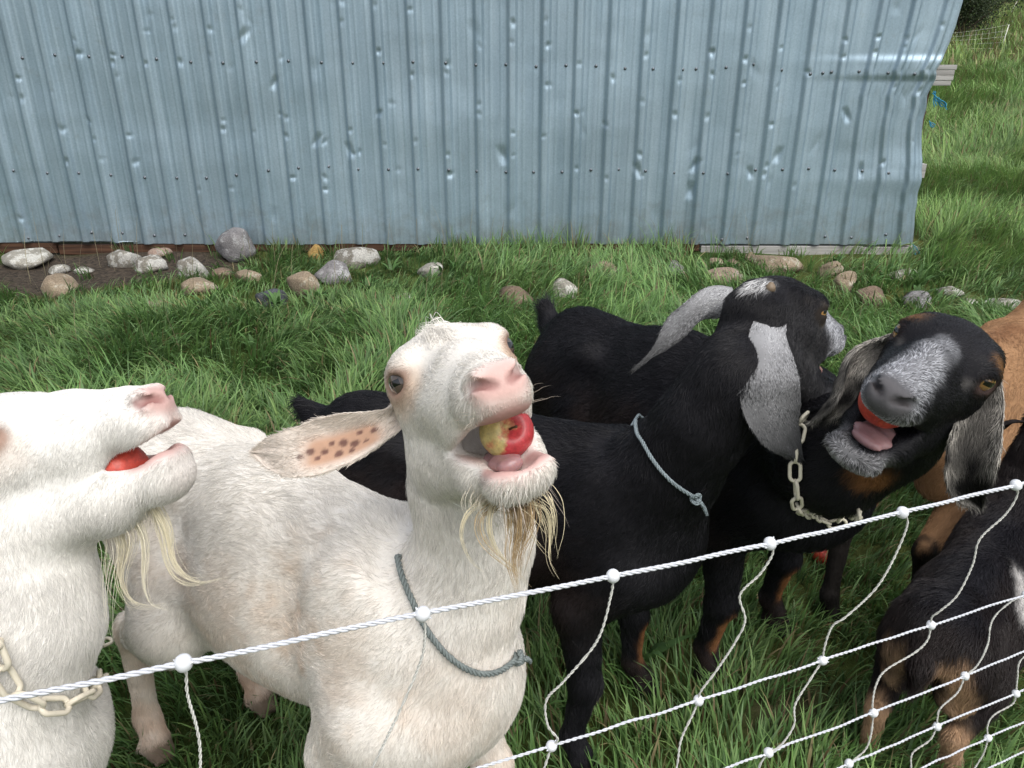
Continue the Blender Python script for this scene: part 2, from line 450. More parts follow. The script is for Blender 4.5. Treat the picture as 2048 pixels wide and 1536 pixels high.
def build_wall():
    M_metal = mat_metal()
    M_screw = mat_plain('screw_head', (.17, .19, .21), rough=.5, metal=.7, var=.4, vscale=200)
    shed = empty('shed', (-.9, WALL_Y, 0.1))
    tag(shed, 'shed clad in dented blue grey corrugated metal sheets above the stones', 'shed')
    x_end = 2.70
    step = RIB * 5
    x0 = RIB0 - RIB * 8.5
    k = 0
    zs = np.r_[np.arange(ZB - .002, 1.78, .0105), np.arange(1.80, 2.45, .06)]
    while x0 + k * step < x_end:
        a, b = x0 + k * step, min(x0 + (k + 1) * step + .045, x_end)
        if b < x_end and x_end - b < .6: b = x_end
        elif k and a > x_end - .6: break
        xs = np.linspace(a, b, int((b - a) / .0065))
        X, Z = np.meshgrid(xs, zs, indexing='ij')
        Z = Z.copy()
        lowcut = .006 * (noise(np.stack([xs * 3, xs * 0, xs * 0], -1), 1.0, 70) - .5) + (.012 if k == 1 else 0)
        Z[:, 0] += lowcut
        out = sheet_out(X, Z) + (.0022 if k % 2 else 0)
        last = b >= x_end - 1e-6
        Y = WALL_Y - out
        if last:
            ex = np.interp(Z, EZ, EX) + .010 * (noise(np.stack([Z.ravel() * 14, Z.ravel() * 0, Z.ravel() * 0], -1), 1.0, 71).reshape(Z.shape) - .5)
            t = (X - a) / (b - a)
            # the sheet is squeezed to the ragged end and its last strip is bent round the corner
            ww = .93; xw = a + ww * (b - a)
            Xn = np.where(t < ww, np.where(X < 1.9, X, 1.9 + (ex - 1.9) * (X - 1.9) / (xw - 1.9)), ex)
            turn = np.clip((t - ww) / (1 - ww), 0, 1)
            cr = noise(np.stack([Z.ravel() * 9, turn.ravel() * 3, Z.ravel() * 0], -1), 1.0, 72).reshape(Z.shape) - .5
            Xn = Xn + np.where(t >= ww, cr * .05 * np.sin(turn * np.pi), 0)
            Y = np.where(t >= ww, WALL_Y - sheet_out(np.where(t >= ww, xw, X), Z) + turn * .11, Y)
            X = Xn
        V = np.stack([X, Y, Z], -1).reshape(-1, 3)
        nx, nz = X.shape
        i = np.arange(nx - 1)[:, None]; j = np.arange(nz - 1)[None]
        F = np.stack([i * nz + j, (i + 1) * nz + j, (i + 1) * nz + j + 1, i * nz + j + 1], -1).reshape(-1, 4)
        me = mesh_data('metal_sheet', V, F)
        obj('metal_sheet', me, M_metal, shed)
        k += 1
    # screws
    V, Fs = lathe([(.0001, .0055), (.0045, .0052), (.0052, .0030), (.0055, .0016), (.0095, .0012), (.0098, 0)], 10)
    sm = mesh_data('screw', V[:, [0, 2, 1]] * A([1, -1, 1]), Fs); sm.materials.append(M_screw)
    for zrow, row in ((Z2, [(p[0], p[1]) for p in ((45, 116), (110, 110), (178, 113), (244, 113), (313, 118), (382, 124), (446, 126), (513, 124), (577, 122), (643, 125), (705, 126), (767, 126), (827, 124), (892, 126), (952, 130), (1012, 129), (1072, 133), (1132, 131), (1192, 132), (1250, 137), (1306, 138), (1365, 139), (1392, 138), (1452, 135), (1508, 129), (1562, 140), (1618, 148), (1645, 146), (1662, 144), (1717, 143), (1774, 146), (1827, 148))]),
                      (Z1, [(p[0], p[1]) for p in ((28, 341), (95, 346), (158, 346), (222, 350), (290, 355), (354, 356), (413, 356), (473, 350), (537, 341), (597, 336), (657, 333), (717, 338), (778, 338), (837, 337), (898, 339), (954, 342), (1012, 344), (1067, 344), (1124, 344), (1182, 340), (1237, 339), (1291, 342), (1347, 345), (1405, 345), (1455, 347), (1511, 340), (1565, 339), (1617, 337), (1669, 340), (1721, 341), (1773, 345), (1822, 343))]),
                      (ZB, [(p[0], p[1]) for p in ((59, 475), (120, 471), (183, 465), (245, 466), (309, 471), (370, 470), (1443, 478), (1494, 476), (1650, 473), (1700, 474), (1771, 469))])):
        for px, py in row:
            p = on_wall(px, py)
            o = bpy.data.objects.new('screw', sm); COL.objects.link(o); o.parent = shed
            o.matrix_parent_inverse = world_mat(shed).inverted()
            o.location = (p[0], WALL_Y - float(sheet_out(A([[p[0]]]), A([[p[2]]]))[0, 0]) - .003, p[2])
    # timbers
    M_grey = mat_wood('weathered_grey_board', (.26, .25, .24), (.44, .43, .41), 0)
    M_brown = mat_wood('damp_brown_board', (.045, .026, .018), (.125, .065, .040), 0)
    M_post = mat_wood('brown_post', (.05, .030, .020), (.17, .105, .06), 2)
    def board(x0, x1, z0, z1, y0, y1, mat, name='board'):
        V, Fs = box(((x0 + x1) / 2, (y0 + y1) / 2, (z0 + z1) / 2), (x1 - x0, y1 - y0, z1 - z0))
        o = obj(name, mesh_data(name, V, Fs, False), mat, shed)
        bv = o.modifiers.new('bevel', 'BEVEL'); bv.width = .003; bv.segments = 2
        return o
    zl = on_wall(200, 496)[2]
    board(-4.3, -2.93, zl - .035, zl + .03, WALL_Y + .002, WALL_Y + .04, M_brown)
    board(-2.92, -1.95, zl - .045, zl + .02, WALL_Y + .004, WALL_Y + .045, M_brown)
    p0, p1 = on_wall(1402, 496), on_wall(1834, 496)
    board(-1.94, p0[0] - .01, ZB - .05, ZB + .012, WALL_Y + .004, WALL_Y + .05, M_brown)
    board(p0[0], p1[0] - .35, p0[2] - .055, p0[2] + .012, WALL_Y - .004, WALL_Y + .05, M_grey)
    board(p1[0] - .36, p1[0] + .012, p0[2] - .085, p0[2] + .006, WALL_Y - .012, WALL_Y + .06, M_grey)
    be = on_wall(1893, 151)
    for q in range(4):
        zt = be[2] + .058 - q * .029
        board(2.0, be[0] + .06 - .004 * (q % 2) - q * .004, zt - .0275, zt, WALL_Y + .012 + .001 * (q % 2), WALL_Y + .07, M_grey, 'beam')
    bl = on_wall(1850, 342)
    board(2.0, bl[0] + .012, bl[2] - .045, bl[2] + .04, WALL_Y + .014, WALL_Y + .06, M_grey, 'beam')
    ps = on_wall(1850, 240)
    board(ps[0] - .05, ps[0] + .035, -.05, 2.4, WALL_Y + .075, WALL_Y + .17, M_post, 'post')
    # side wall and roof that close the shed (out of sight from the photograph's place)
    xe = ps[0] - .02
    n = 60
    ys = np.linspace(WALL_Y + .18, WALL_Y + 3.2, n); o_ = .012 * (np.abs(((ys - WALL_Y) % RIB) - RIB / 2) < .03)
    V = np.vstack([np.stack([xe + o_, ys, np.full(n, .12)], -1), np.stack([xe + o_, ys, np.full(n, 2.4)], -1)])
    F = np.stack([np.arange(n - 1), np.arange(1, n), np.arange(1, n) + n, np.arange(n - 1) + n], -1)
    obj('metal_sheet', mesh_data('side_sheet', V, F), M_metal, shed)
    V, Fs = box((-.9, WALL_Y + 1.55, 2.52), (7.3, 3.5, .05), Matrix.Rotation(R_(3), 3, 'X')); obj('roof', mesh_data('roof', V, Fs, False), M_metal, shed)
    # frayed blue baling twine caught on the corner
    M_blue = mat_plain('blue_twine', (.02, .22, .36), rough=.6, var=.3, vscale=80)
    tw = [((1868, 185), [((1868, 185), (1872, 200), (1885, 205), (1898, 218)), ((1868, 185), (1876, 196), (1888, 204), (1892, 214)), ((1868, 185), (1868, 200), (1870, 212)), ((1872, 196), (1880, 210), (1882, 214))], 'blue frayed baling twine hanging below the protruding beam end'),
          ((1828, 492), [((1826, 490), (1830, 505), (1836, 520)), ((1827, 490), (1829, 508), (1832, 522)), ((1829, 492), (1838, 508), (1840, 516))], 'blue frayed baling twine at the bottom corner of the shed'),
          ((1862, 246), [((1858, 244), (1866, 248), (1870, 254)), ((1858, 246), (1863, 252), (1866, 256))], 'small blue twine end on the brown corner post')]
    for c, lines, lb in tw:
        parts = []
        for ln in lines:
            pts = A([on_wall(x, y, WALL_Y - .03 - .01 * i) for i, (x, y) in enumerate(ln)])
            for _ in range(2): parts.append(tube(spline(pts + rng.normal(0, .006, pts.shape), 14), .0028, 5))
        V, Fs = join(parts)
        tag(obj('twine', mesh_data('twine', V, Fs), M_blue), lb, 'twine')
if 'wall' in PARTS: build_wall()

# ------------------------------------------------------------------ field stones along the wall
def ico(sub=3):
    import bmesh
    bm = bmesh.new(); bmesh.ops.create_icosphere(bm, subdivisions=sub, radius=1.0)
    V = A([v.co[:] for v in bm.verts]); F = A([[v.index for v in f.verts] for f in bm.faces]); bm.free()
    return V, F

def mat_stone(name, base, dark, lichen, amt):
    m, n, l, b = mat_new(name)
    tc = nd(n, 'ShaderNodeTexCoord')
    n1 = nd(n, 'ShaderNodeTexNoise', Scale=9.0, Detail=9.0, Roughness=.65); l.new(tc.outputs['Object'], n1.inputs['Vector'])
    n2 = nd(n, 'ShaderNodeTexNoise', Scale=120.0, Detail=3.0); l.new(tc.outputs['Object'], n2.inputs['Vector'])
    n3 = nd(n, 'ShaderNodeTexNoise', Scale=14.0, Detail=7.0, Roughness=.7); l.new(tc.outputs['Object'], n3.inputs['Vector'])
    r1 = nd(n, 'ShaderNodeValToRGB'); l.new(n1.outputs['Fac'], r1.inputs[0])
    r1.color_ramp.elements[0].position = .3; r1.color_ramp.elements[1].position = .65
    r1.color_ramp.elements[0].color = (*dark, 1); r1.color_ramp.elements[1].color = (*base, 1)
    r3 = nd(n, 'ShaderNodeValToRGB'); l.new(n3.outputs['Fac'], r3.inputs[0])
    r3.color_ramp.elements[0].position = .62 - amt * .3; r3.color_ramp.elements[1].position = .66 - amt * .3
    mx = nd(n, 'ShaderNodeMix', data_type='RGBA'); l.new(r3.outputs[0], mx.inputs[0]); l.new(r1.outputs[0], mx.inputs[6]); mx.inputs[7].default_value = (*lichen, 1)
    sp = nd(n, 'ShaderNodeMapRange'); l.new(n2.outputs['Fac'], sp.inputs[0]); sp.inputs[1].default_value = .3; sp.inputs[2].default_value = .7; sp.inputs[3].default_value = .72; sp.inputs[4].default_value = 1.25
    mu = nd(n, 'ShaderNodeMix', data_type='RGBA', blend_type='MULTIPLY'); mu.inputs[0].default_value = 1
    l.new(mx.outputs[2], mu.inputs[6]); l.new(sp.outputs[0], mu.inputs[7])
    l.new(mu.outputs[2], b.inputs['Base Color']); b.inputs['Roughness'].default_value = .92; b.inputs['Specular IOR Level'].default_value = .2
    ad = nd(n, 'ShaderNodeMath', operation='ADD'); l.new(n1.outputs['Fac'], ad.inputs[0]); l.new(n2.outputs['Fac'], ad.inputs[1])
    bp = nd(n, 'ShaderNodeBump', Strength=.6, Distance=.008); l.new(ad.outputs[0], bp.inputs['Height']); l.new(bp.outputs[0], b.inputs['Normal'])
    return m

STONES = []
def build_stones():
    SM = {'grey': mat_stone('grey_granite', (.26, .25, .25), (.12, .115, .12), (.34, .34, .34), .25),
          'tan': mat_stone('tan_stone', (.30, .24, .17), (.17, .13, .095), (.38, .34, .27), .2),
          'white': mat_stone('lichened_white_stone', (.25, .235, .20), (.14, .125, .105), (.42, .41, .38), .45),
          'brown': mat_stone('brown_stone', (.22, .16, .115), (.10, .075, .06), (.30, .25, .2), .1),
          'slate': mat_stone('dark_slate', (.10, .105, .115), (.04, .042, .05), (.14, .15, .16), .1),
          'pink': mat_stone('pinkish_stone', (.34, .25, .20), (.22, .16, .13), (.42, .36, .32), .2),
          'yellow': mat_stone('ochre_stone', (.38, .25, .09), (.22, .14, .05), (.42, .33, .18), .1),
          'pale': mat_stone('pale_grey_stone', (.36, .34, .29), (.20, .19, .165), (.50, .49, .45), .35)}
    L = [(38, 516, 104, 46, 'pale', 'flat pale stone at left end of the wall foot'), (70, 496, 62, 30, 'tan', 'tan stone touching the wall behind the flat pale stone at far left'),
         (108, 570, 84, 56, 'tan', 'blunt tan stone below the bare earth at far left'), (114, 538, 48, 24, 'pale', 'small grey stone lying on the bare earth'), (163, 541, 36, 18, 'white', 'little whitish stone on the bare earth right of the grey one'),
         (244, 514, 62, 46, 'white', 'left half of the white lichened stone pair by the wall'), (300, 526, 66, 40, 'white', 'right lower half of the white lichened stone pair by the wall'), (326, 497, 44, 24, 'pink', 'pinkish stone against the wall behind the white pair'),
         (381, 528, 62, 70, 'white', 'upright white stone left of the round granite boulder'), (392, 570, 74, 46, 'tan', 'tan stone at the foot of the upright white stone'), (440, 545, 40, 30, 'brown', 'half hidden brown stone below the granite boulder'),
         (478, 492, 74, 66, 'grey', 'round speckled grey granite boulder against the wall'), (497, 548, 52, 42, 'tan', 'tan stone in grass below the granite boulder'), (541, 596, 66, 42, 'slate', 'dark slate stone sunk in the grass'),
         (605, 572, 62, 54, 'tan', 'rounded tan stone in front of the grey lichened one'), (662, 544, 76, 54, 'grey', 'grey lichened stone below the ochre one'), (711, 508, 88, 62, 'white', 'big grey and white lichened stone by the wall'),
         (635, 500, 36, 34, 'yellow', 'ochre yellow stone against the wall'), (308, 609, 44, 26, 'tan', 'small tan stone low in the grass at left'), (862, 540, 66, 36, 'pale', 'pale stone half overgrown right of the lichened stones'),
         (811, 596, 36, 14, 'pale', 'tiny pale stone nearly hidden in the grass'), (1035, 596, 78, 58, 'brown', 'large brown stone in the grass above the centre goat'), (1130, 575, 58, 46, 'pale', 'light grey stone right of the large brown one'),
         (1217, 540, 72, 46, 'tan', 'broad tan grey stone in the middle of the bank'), (1352, 540, 50, 42, 'grey', 'grey lichened stone left of the black head'), (1452, 551, 70, 38, 'pink', 'pinkish tan stone behind the black head'),
         (1466, 527, 32, 22, 'brown', 'little brown stone above the pinkish one'), (1430, 524, 34, 20, 'tan', 'little tan stone left of the brown one under the board'), (1502, 514, 24, 22, 'tan', 'small upright stone under the grey board'),
         (1562, 532, 108, 38, 'tan', 'long flat tan stone right behind the black head'), (1664, 536, 50, 46, 'tan', 'knobbly tan stone, upper left of a leaning pair'), (1692, 562, 54, 48, 'tan', 'tan stone, lower right of a leaning pair'),
         (1745, 590, 64, 46, 'brown', 'worn brown stone above the bleating goat'), (1838, 600, 54, 42, 'grey', 'grey stone right of the worn brown one'), (1806, 549, 58, 26, 'white', 'white stone near the shed corner'),
         (1900, 586, 60, 22, 'white', 'low white stone lying in clover right of the corner'), (2016, 610, 70, 22, 'pale', 'flat pale stone at right edge above the tan goat'), (1940, 604, 30, 14, 'pale', 'small pale stone left of the flat one at right edge')]
    base, Fi = ico(3)
    global STONES
    for k, (px, py, w, h, mt, lb) in enumerate(L):
        p, t = ground_hit(px, py + h * .42)
        Z = (p - CAM) @ FV
        rx = w / FPX * Z / 2 * 1.08; rz = max(h / FPX * Z / 2 * 1.12, rx * .45); ry = rx * random.uniform(.75, .95)
        V = base * (1 + .42 * (noise(base * 1.15 + k * 7.1, 1.0, 40 + k) - .5)[:, None] + .24 * (noise(base * 2.6 + k * 3.3, 1.0, 80 + k) - .5)[:, None] + .10 * (noise(base * 7 + k, 1.0, 120) - .5)[:, None])
        for q in range(8):
            d = unit(wr.normal(size=3)); lim = wr.uniform(.52, .80); s = V @ d
            V = V - np.where(s > lim, (s - lim) * .8, 0)[:, None] * d
        V = V * A([rx, ry, rz])
        a = random.uniform(-.3, .3); c_, s_ = math.cos(a), math.sin(a)
        V = np.stack([V[:, 0] * c_ - V[:, 1] * s_, V[:, 0] * s_ + V[:, 1] * c_, V[:, 2]], -1)
        y = min(p[1] + ry * .5, WALL_Y - ry - .03)
        o = obj('stone', mesh_data('stone', V, Fi), SM[mt], None, (p[0], y, float(gz(A([p[0]]), A([y]))[0]) + rz * (.75 if lb.startswith('round') else .34)))
        STONES.append((p[0], y, rx, ry))
        tag(o, lb, 'stone', 'field stones along the shed wall')
if 'stones' in PARTS: build_stones()

# ------------------------------------------------------------------ electric net in front
def build_fence():
    M_line = mat_plain('white_polywire', (.60, .62, .66), rough=.5, spec=.3, var=.12, vscale=120)
    M_strand = mat_plain('white_net_cord', (.56, .56, .52), rough=.6, spec=.3, var=.15, vscale=120)
    M_knot = mat_plain('white_plastic_knot', (.72, .74, .77), rough=.35, spec=.5, var=.12)
    Z0, Cc = .466, .122
    z1 = lambda n: Z0 * (1 + Cc * n)
    x1 = lambda n: 367 + 536.3 * n / (1 + Cc * n)
    y1 = lambda n: 1326 - 114.6 * n / (1 + Cc * n)
    row1 = {0: (367, 1326), 1: (845, 1228), 2: (1226, 1152), 3: (1540, 1087), 4: (1805, 1025), 5: (2032, 970)}
    row2 = {2: (1103, 1492), 3: (1397, 1401), 4: (1645, 1321), 5: (1862, 1250), 6: (2052, 1190)}
    row3 = {4: (1537, 1505), 5: (1747, 1426), 6: (1930, 1352), 7: (2092, 1285)}
    row4 = {5: (1698, 1527), 6: (1874, 1453), 7: (2032, 1387)}
    row5 = {6: (1824, 1545), 7: (1976, 1476)}
    row6 = {7: (1930, 1560)}
    rows = [row1, row2, row3, row4, row5, row6]
    fz = [1.0, 1.065, 1.08, 1.095, 1.11, 1.125]
    fence = empty('net_fence', W(1226, 1152, z1(2)) * A([1, 1, 0]))
    tag(fence, 'white electric net fence of twisted cords and round plastic knots in front of goats', 'fence')
    B3 = []
    for r, row in enumerate(rows):
        pts = {n: W(*p, z1(n) * fz[r]) for n, p in row.items()}
        ns = sorted(pts)
        if len(ns) > 1:
            d0 = pts[ns[1]] - pts[ns[0]]; d1 = pts[ns[-1]] - pts[ns[-2]]
        else: d0 = d1 = (B3[-1][7] - B3[-1][6])
        lo = -1 if r == 0 else max(ns[0] - 3, -1)
        for n in range(ns[0] - 1, lo - 1, -1): pts[n] = pts[n + 1] - d0
        for n in range(ns[-1] + 1, 15): pts[n] = pts[n - 1] + d1
        B3.append(pts)
    V, Fs = lathe([(.0001, -.0052), (.0028, -.0050), (.0046, -.0034), (.0053, -.0008), (.0053, .0008), (.0046, .0034), (.0028, .0050), (.0001, .0052)], 16)
    spur = [tube([(0, 0, 0), (sx * .0052, .0, .0008), (sx * .0068, .0004, .0014)], [.0016, .0009, .0004], 5) for sx in (-1, 1)]
    V, Fs = join([(V, Fs)] + spur)
    km = mesh_data('knot', V, Fs); km.materials.append(M_knot)
    for r, pts in enumerate(B3):
        ns = sorted(pts)
        P = A([pts[n] for n in ns])
        Q = spline(P, 80); Q[1:-1] += rng.normal(0, .0004, Q[1:-1].shape)
        V, Fs = twisted(Q, .0021 if r == 0 else .0014, 3 if r == 0 else 2, .020 if r == 0 else .012, 5, per=8)
        obj('top_line' if r == 0 else 'line', mesh_data('line', V, Fs), M_line, fence)
        for n in ns:
            o = bpy.data.objects.new('knot', km); COL.objects.link(o); o.parent = fence; o.matrix_parent_inverse = world_mat(fence).inverted()
            o.location = pts[n]; o.rotation_euler = (rng.normal(0, .3), rng.normal(0, .3), R_(20) + rng.normal(0, .3))
            s = (1.0 if r == 0 else .86); o.scale = (s, s, s)
    runs = {(0, 0): [(372, 1345), (375, 1390), (392, 1450), (400, 1500), (398, 1560), (380, 1640)],
            (0, 1): [(850, 1262), (842, 1320), (800, 1420), (762, 1500), (740, 1550), (735, 1600)],
            (0, 2): [(1222, 1190), (1195, 1280), (1130, 1360), (1093, 1400), (1095, 1450), (1115, 1478)],
            (0, 3): [(1545, 1108), (1520, 1148), (1480, 1190), (1490, 1240), (1470, 1285), (1430, 1345), (1402, 1382)],
            (0, 4): [(1815, 1045), (1800, 1090), (1770, 1150), (1740, 1190), (1690, 1235), (1665, 1252), (1650, 1290)],
            (0, 5): [(2034, 992), (2010, 1030), (1960, 1078), (1945, 1130), (1915, 1190), (1880, 1222), (1864, 1234)],
            (1, 2): [(1085, 1545), (1060, 1600)], (1, 3): [(1385, 1430), (1362, 1480), (1352, 1540), (1330, 1590)],
            (1, 4): [(1620, 1360), (1590, 1410), (1588, 1450), (1562, 1490)], (1, 5): [(1855, 1280), (1830, 1305), (1772, 1340), (1752, 1370), (1745, 1408)],
            (1, 6): [(2020, 1205), (1985, 1240), (1975, 1290), (1955, 1330)], (2, 4): [(1520, 1530), (1512, 1570)], (2, 5): [(1742, 1468), (1730, 1500)],
            (2, 6): [(1915, 1385), (1882, 1415), (1875, 1435)], (2, 7): [(2042, 1320), (2035, 1355)], (3, 6): [(1860, 1480), (1826, 1505), (1822, 1530)],
            (3, 7): [(2025, 1408), (1988, 1430), (1975, 1452)], (4, 7): [(1968, 1505), (1950, 1535)]}
    for r in range(5):
        for n in range(0, 14):
            if n not in B3[r]: continue
            a = B3[r][n]
            b = B3[r + 1].get(n)
            if b is None:
                if (r, n) not in runs: continue
                b = None
            mid = runs.get((r, n))
            za = (a - CAM) @ FV; zb = (b - CAM) @ FV if b is not None else za * 1.07
            if mid: pts = [a] + [W(x, y, za + (zb - za) * (i + 1) / (len(mid) + 1)) for i, (x, y) in enumerate(mid)] + ([b] if b is not None else [])
            else:
                d = unit(B3[r][n] - B3[r].get(n - 1, B3[r][n] - A([.1, 0, 0]))) * .01
                pts = [a, a * .7 + b * .3 - d, a * .45 + b * .55 + d * .6, b]
            V, Fs = twisted(A(pts), .0012, 2, .010, 4, per=8)
            obj('vertical_cord', mesh_data('vertical_cord', V, Fs), M_strand, fence)
if 'fence' in PARTS: build_fence()
# ------------------------------------------------------------------ soft-union modelling of the animals
class Frame:
    def __init__(s, o, x, y, z, sc=1.0):
        s.o = np.asarray(o, float); s.M = np.stack([x, y, z], 1) * 1.0; s.sc = sc; s.md = 0.0
    def __call__(s, x, y, z):
        if s.md:                       # the muzzle sits lower than the brow
            t = min(max((x + .02) / .12, 0), 1); z = z - s.md * t * t * (3 - 2 * t)
        return s.o + s.M @ (A([x, y, z]) * s.sc)
    def local(s, P):
        return (P - s.o) @ s.M / s.sc

class Soft:
    """smooth union / cut of tapered limbs and ellipsoids, meshed as one continuous skin"""
    def __init__(s): s.p = []
    def cone(s, a, b, ra, rb, k=.03, flat=None, cut=False):
        s.p.append(('c', cut, k, np.asarray(a, float), np.asarray(b, float), ra, rb, flat))
    def ell(s, c, r, M=None, k=.03, cut=False):
        s.p.append(('e', cut, k, np.asarray(c, float), np.asarray(r, float), np.eye(3) if M is None else M))
    @staticmethod
    def dist(p, X, Y, Z):
        if p[0] == 'c':
            _, _, _, a, b, ra, rb, flat = p
            ba = b - a; L2 = ba @ ba
            x, y, z = X - a[0], Y - a[1], Z - a[2]
            h = np.clip((x * ba[0] + y * ba[1] + z * ba[2]) / L2, 0, 1)
            x, y, z = x - h * ba[0], y - h * ba[1], z - h * ba[2]
            if flat is not None:
                nv, f = flat
                t = (x * nv[0] + y * nv[1] + z * nv[2]) * (1 / f - 1)
                x, y, z = x + t * nv[0], y + t * nv[1], z + t * nv[2]
            return np.sqrt(x * x + y * y + z * z) - (ra + (rb - ra) * h)
        _, _, _, c, r, M = p
        x, y, z = X - c[0], Y - c[1], Z - c[2]
        k0 = 0; k1 = 0
        for i in range(3):
            q = x * M[0, i] + y * M[1, i] + z * M[2, i]
            k0 = k0 + (q / r[i]) ** 2; k1 = k1 + (q / r[i] ** 2) ** 2
        k0 = np.sqrt(k0); k1 = np.sqrt(k1) + 1e-9
        return k0 * (k0 - 1) / k1
    @staticmethod
    def mix(v, d, p):
        k = p[2]
        if p[1]:
            d = -d
            h = np.maximum(k - np.abs(v - d), 0) / k
            return np.maximum(v, d) + h * h * k * .25
        h = np.maximum(k - np.abs(v - d), 0) / k
        return np.minimum(v, d) - h * h * k * .25
    def ext(s, p):
        if p[0] == 'c':
            f = max(1.0, p[7][1]) if p[7] is not None else 1.0
            return np.minimum(p[3] - p[5] * f, p[4] - p[6] * f), np.maximum(p[3] + p[5] * f, p[4] + p[6] * f)
        e = np.sqrt(((p[5] * p[4][None]) ** 2).sum(1))
        return p[3] - e, p[3] + e
    def eval(s, P):
        v = np.full(len(P), .3)
        for p in s.p:
            v = s.mix(v, s.dist(p, P[:, 0], P[:, 1], P[:, 2]), p)
        return v
    def mesh(s, fine, cc=.011, cf=.0042, smooth=2):
        lo = np.min([s.ext(p)[0] for p in s.p if not p[1]], 0) - .03
        hi = np.max([s.ext(p)[1] for p in s.p if not p[1]], 0) + .03
        ax = []
        for i in range(3):
            pts = [lo[i]]
            a, b = fine[0][i], fine[1][i]
            while pts[-1] < hi[i]:
                t = pts[-1]
                dd = max(a - t, t - b, 0)
                pts.append(t + min(cc, cf + dd * .25))
            ax.append(A(pts, dtype=np.float32))
        nx, ny, nz = map(len, ax)
        v = np.full((nx, ny, nz), .12, dtype=np.float32)
        for p in s.p:
            l, h = s.ext(p); m = p[2] + .035
            sl = [slice(max(0, np.searchsorted(ax[i], l[i] - m) - 1), np.searchsorted(ax[i], h[i] + m) + 1) for i in range(3)]
            X, Y, Z = ax[0][sl[0]][:, None, None], ax[1][sl[1]][None, :, None], ax[2][sl[2]][None, None, :]
            sub = v[tuple(sl)]
            v[tuple(sl)] = s.mix(sub, s.dist(p, X, Y, Z), p)
        ins = v < 0
        c = ins[:-1, :-1, :-1].astype(np.int8)
        tot = np.zeros(c.shape, np.int8)
        for a in (0, 1):
            for b in (0, 1):
                for d in (0, 1):
                    tot += ins[a:nx - 1 + a, b:ny - 1 + b, d:nz - 1 + d]
        act = (tot > 0) & (tot < 8)
        I, J, K = np.nonzero(act)
        idx = np.full(c.shape, -1, np.int64); idx[I, J, K] = np.arange(len(I))
        S = np.zeros((len(I), 3)); cnt = np.zeros(len(I))
        cor = [(a, b, d) for a in (0, 1) for b in (0, 1) for d in (0, 1)]
        for e0 in range(8):
            for e1 in range(e0 + 1, 8):
                q0, q1 = cor[e0], cor[e1]
                if sum(abs(q0[t] - q1[t]) for t in range(3)) != 1: continue
                v0 = v[I + q0[0], J + q0[1], K + q0[2]]; v1 = v[I + q1[0], J + q1[1], K + q1[2]]
                cr = (v0 < 0) != (v1 < 0)
                t = np.where(cr, v0 / np.where(cr, v0 - v1, 1), 0)
                p0 = np.stack([ax[0][I + q0[0]], ax[1][J + q0[1]], ax[2][K + q0[2]]], -1)
                p1 = np.stack([ax[0][I + q1[0]], ax[1][J + q1[1]], ax[2][K + q1[2]]], -1)
                S += np.where(cr[:, None], p0 + (p1 - p0) * t[:, None], 0); cnt += cr
        V = S / cnt[:, None]
        Fs = []
        for axis in range(3):
            o = [(1, 0, 0), (0, 1, 0), (0, 0, 1)][axis]
            a0 = ins[:nx - o[0], :ny - o[1], :nz - o[2]]; a1 = ins[o[0]:, o[1]:, o[2]:]
            ch = a0 != a1
            i, j, k = np.nonzero(ch)
            b, d = [(1, 2), (2, 0), (0, 1)][axis]
            ijk = np.stack([i, j, k], -1)
            ok = (ijk[:, b] > 0) & (ijk[:, d] > 0)
            ijk = ijk[ok]; fl = a1[i, j, k][ok]
            def at(db, dd):
                q = ijk.copy(); q[:, b] -= db; q[:, d] -= dd
                q = np.minimum(q, A(c.shape) - 1)
                return idx[q[:, 0], q[:, 1], q[:, 2]]
            f = np.stack([at(1, 1), at(0, 1), at(0, 0), at(1, 0)], -1)
            f[fl] = f[fl][:, ::-1]
            Fs.append(f[(f >= 0).all(1)])
        F = np.vstack(Fs)
        E = np.vstack([F[:, [0, 1]], F[:, [1, 2]], F[:, [2, 3]], F[:, [3, 0]]])
        deg = np.bincount(E[:, 0], minlength=len(V)) + np.bincount(E[:, 1], minlength=len(V))
        for it in range(smooth):
            for lam in (.5, -.45):
                acc = np.zeros_like(V)
                for t in range(3):
                    acc[:, t] = np.bincount(E[:, 0], V[E[:, 1], t], len(V)) + np.bincount(E[:, 1], V[E[:, 0], t], len(V))
                V = V + lam * (acc / np.maximum(deg, 1)[:, None] - V)
        return V, F

def vnormals(V, F):
    n = np.cross(V[F[:, 2]] - V[F[:, 0]], V[F[:, 3]] - V[F[:, 1]])
    N = np.zeros_like(V)
    for i in range(4):
        for t in range(3):
            N[:, t] += np.bincount(F[:, i], n[:, t], len(V))
    return unit(N)

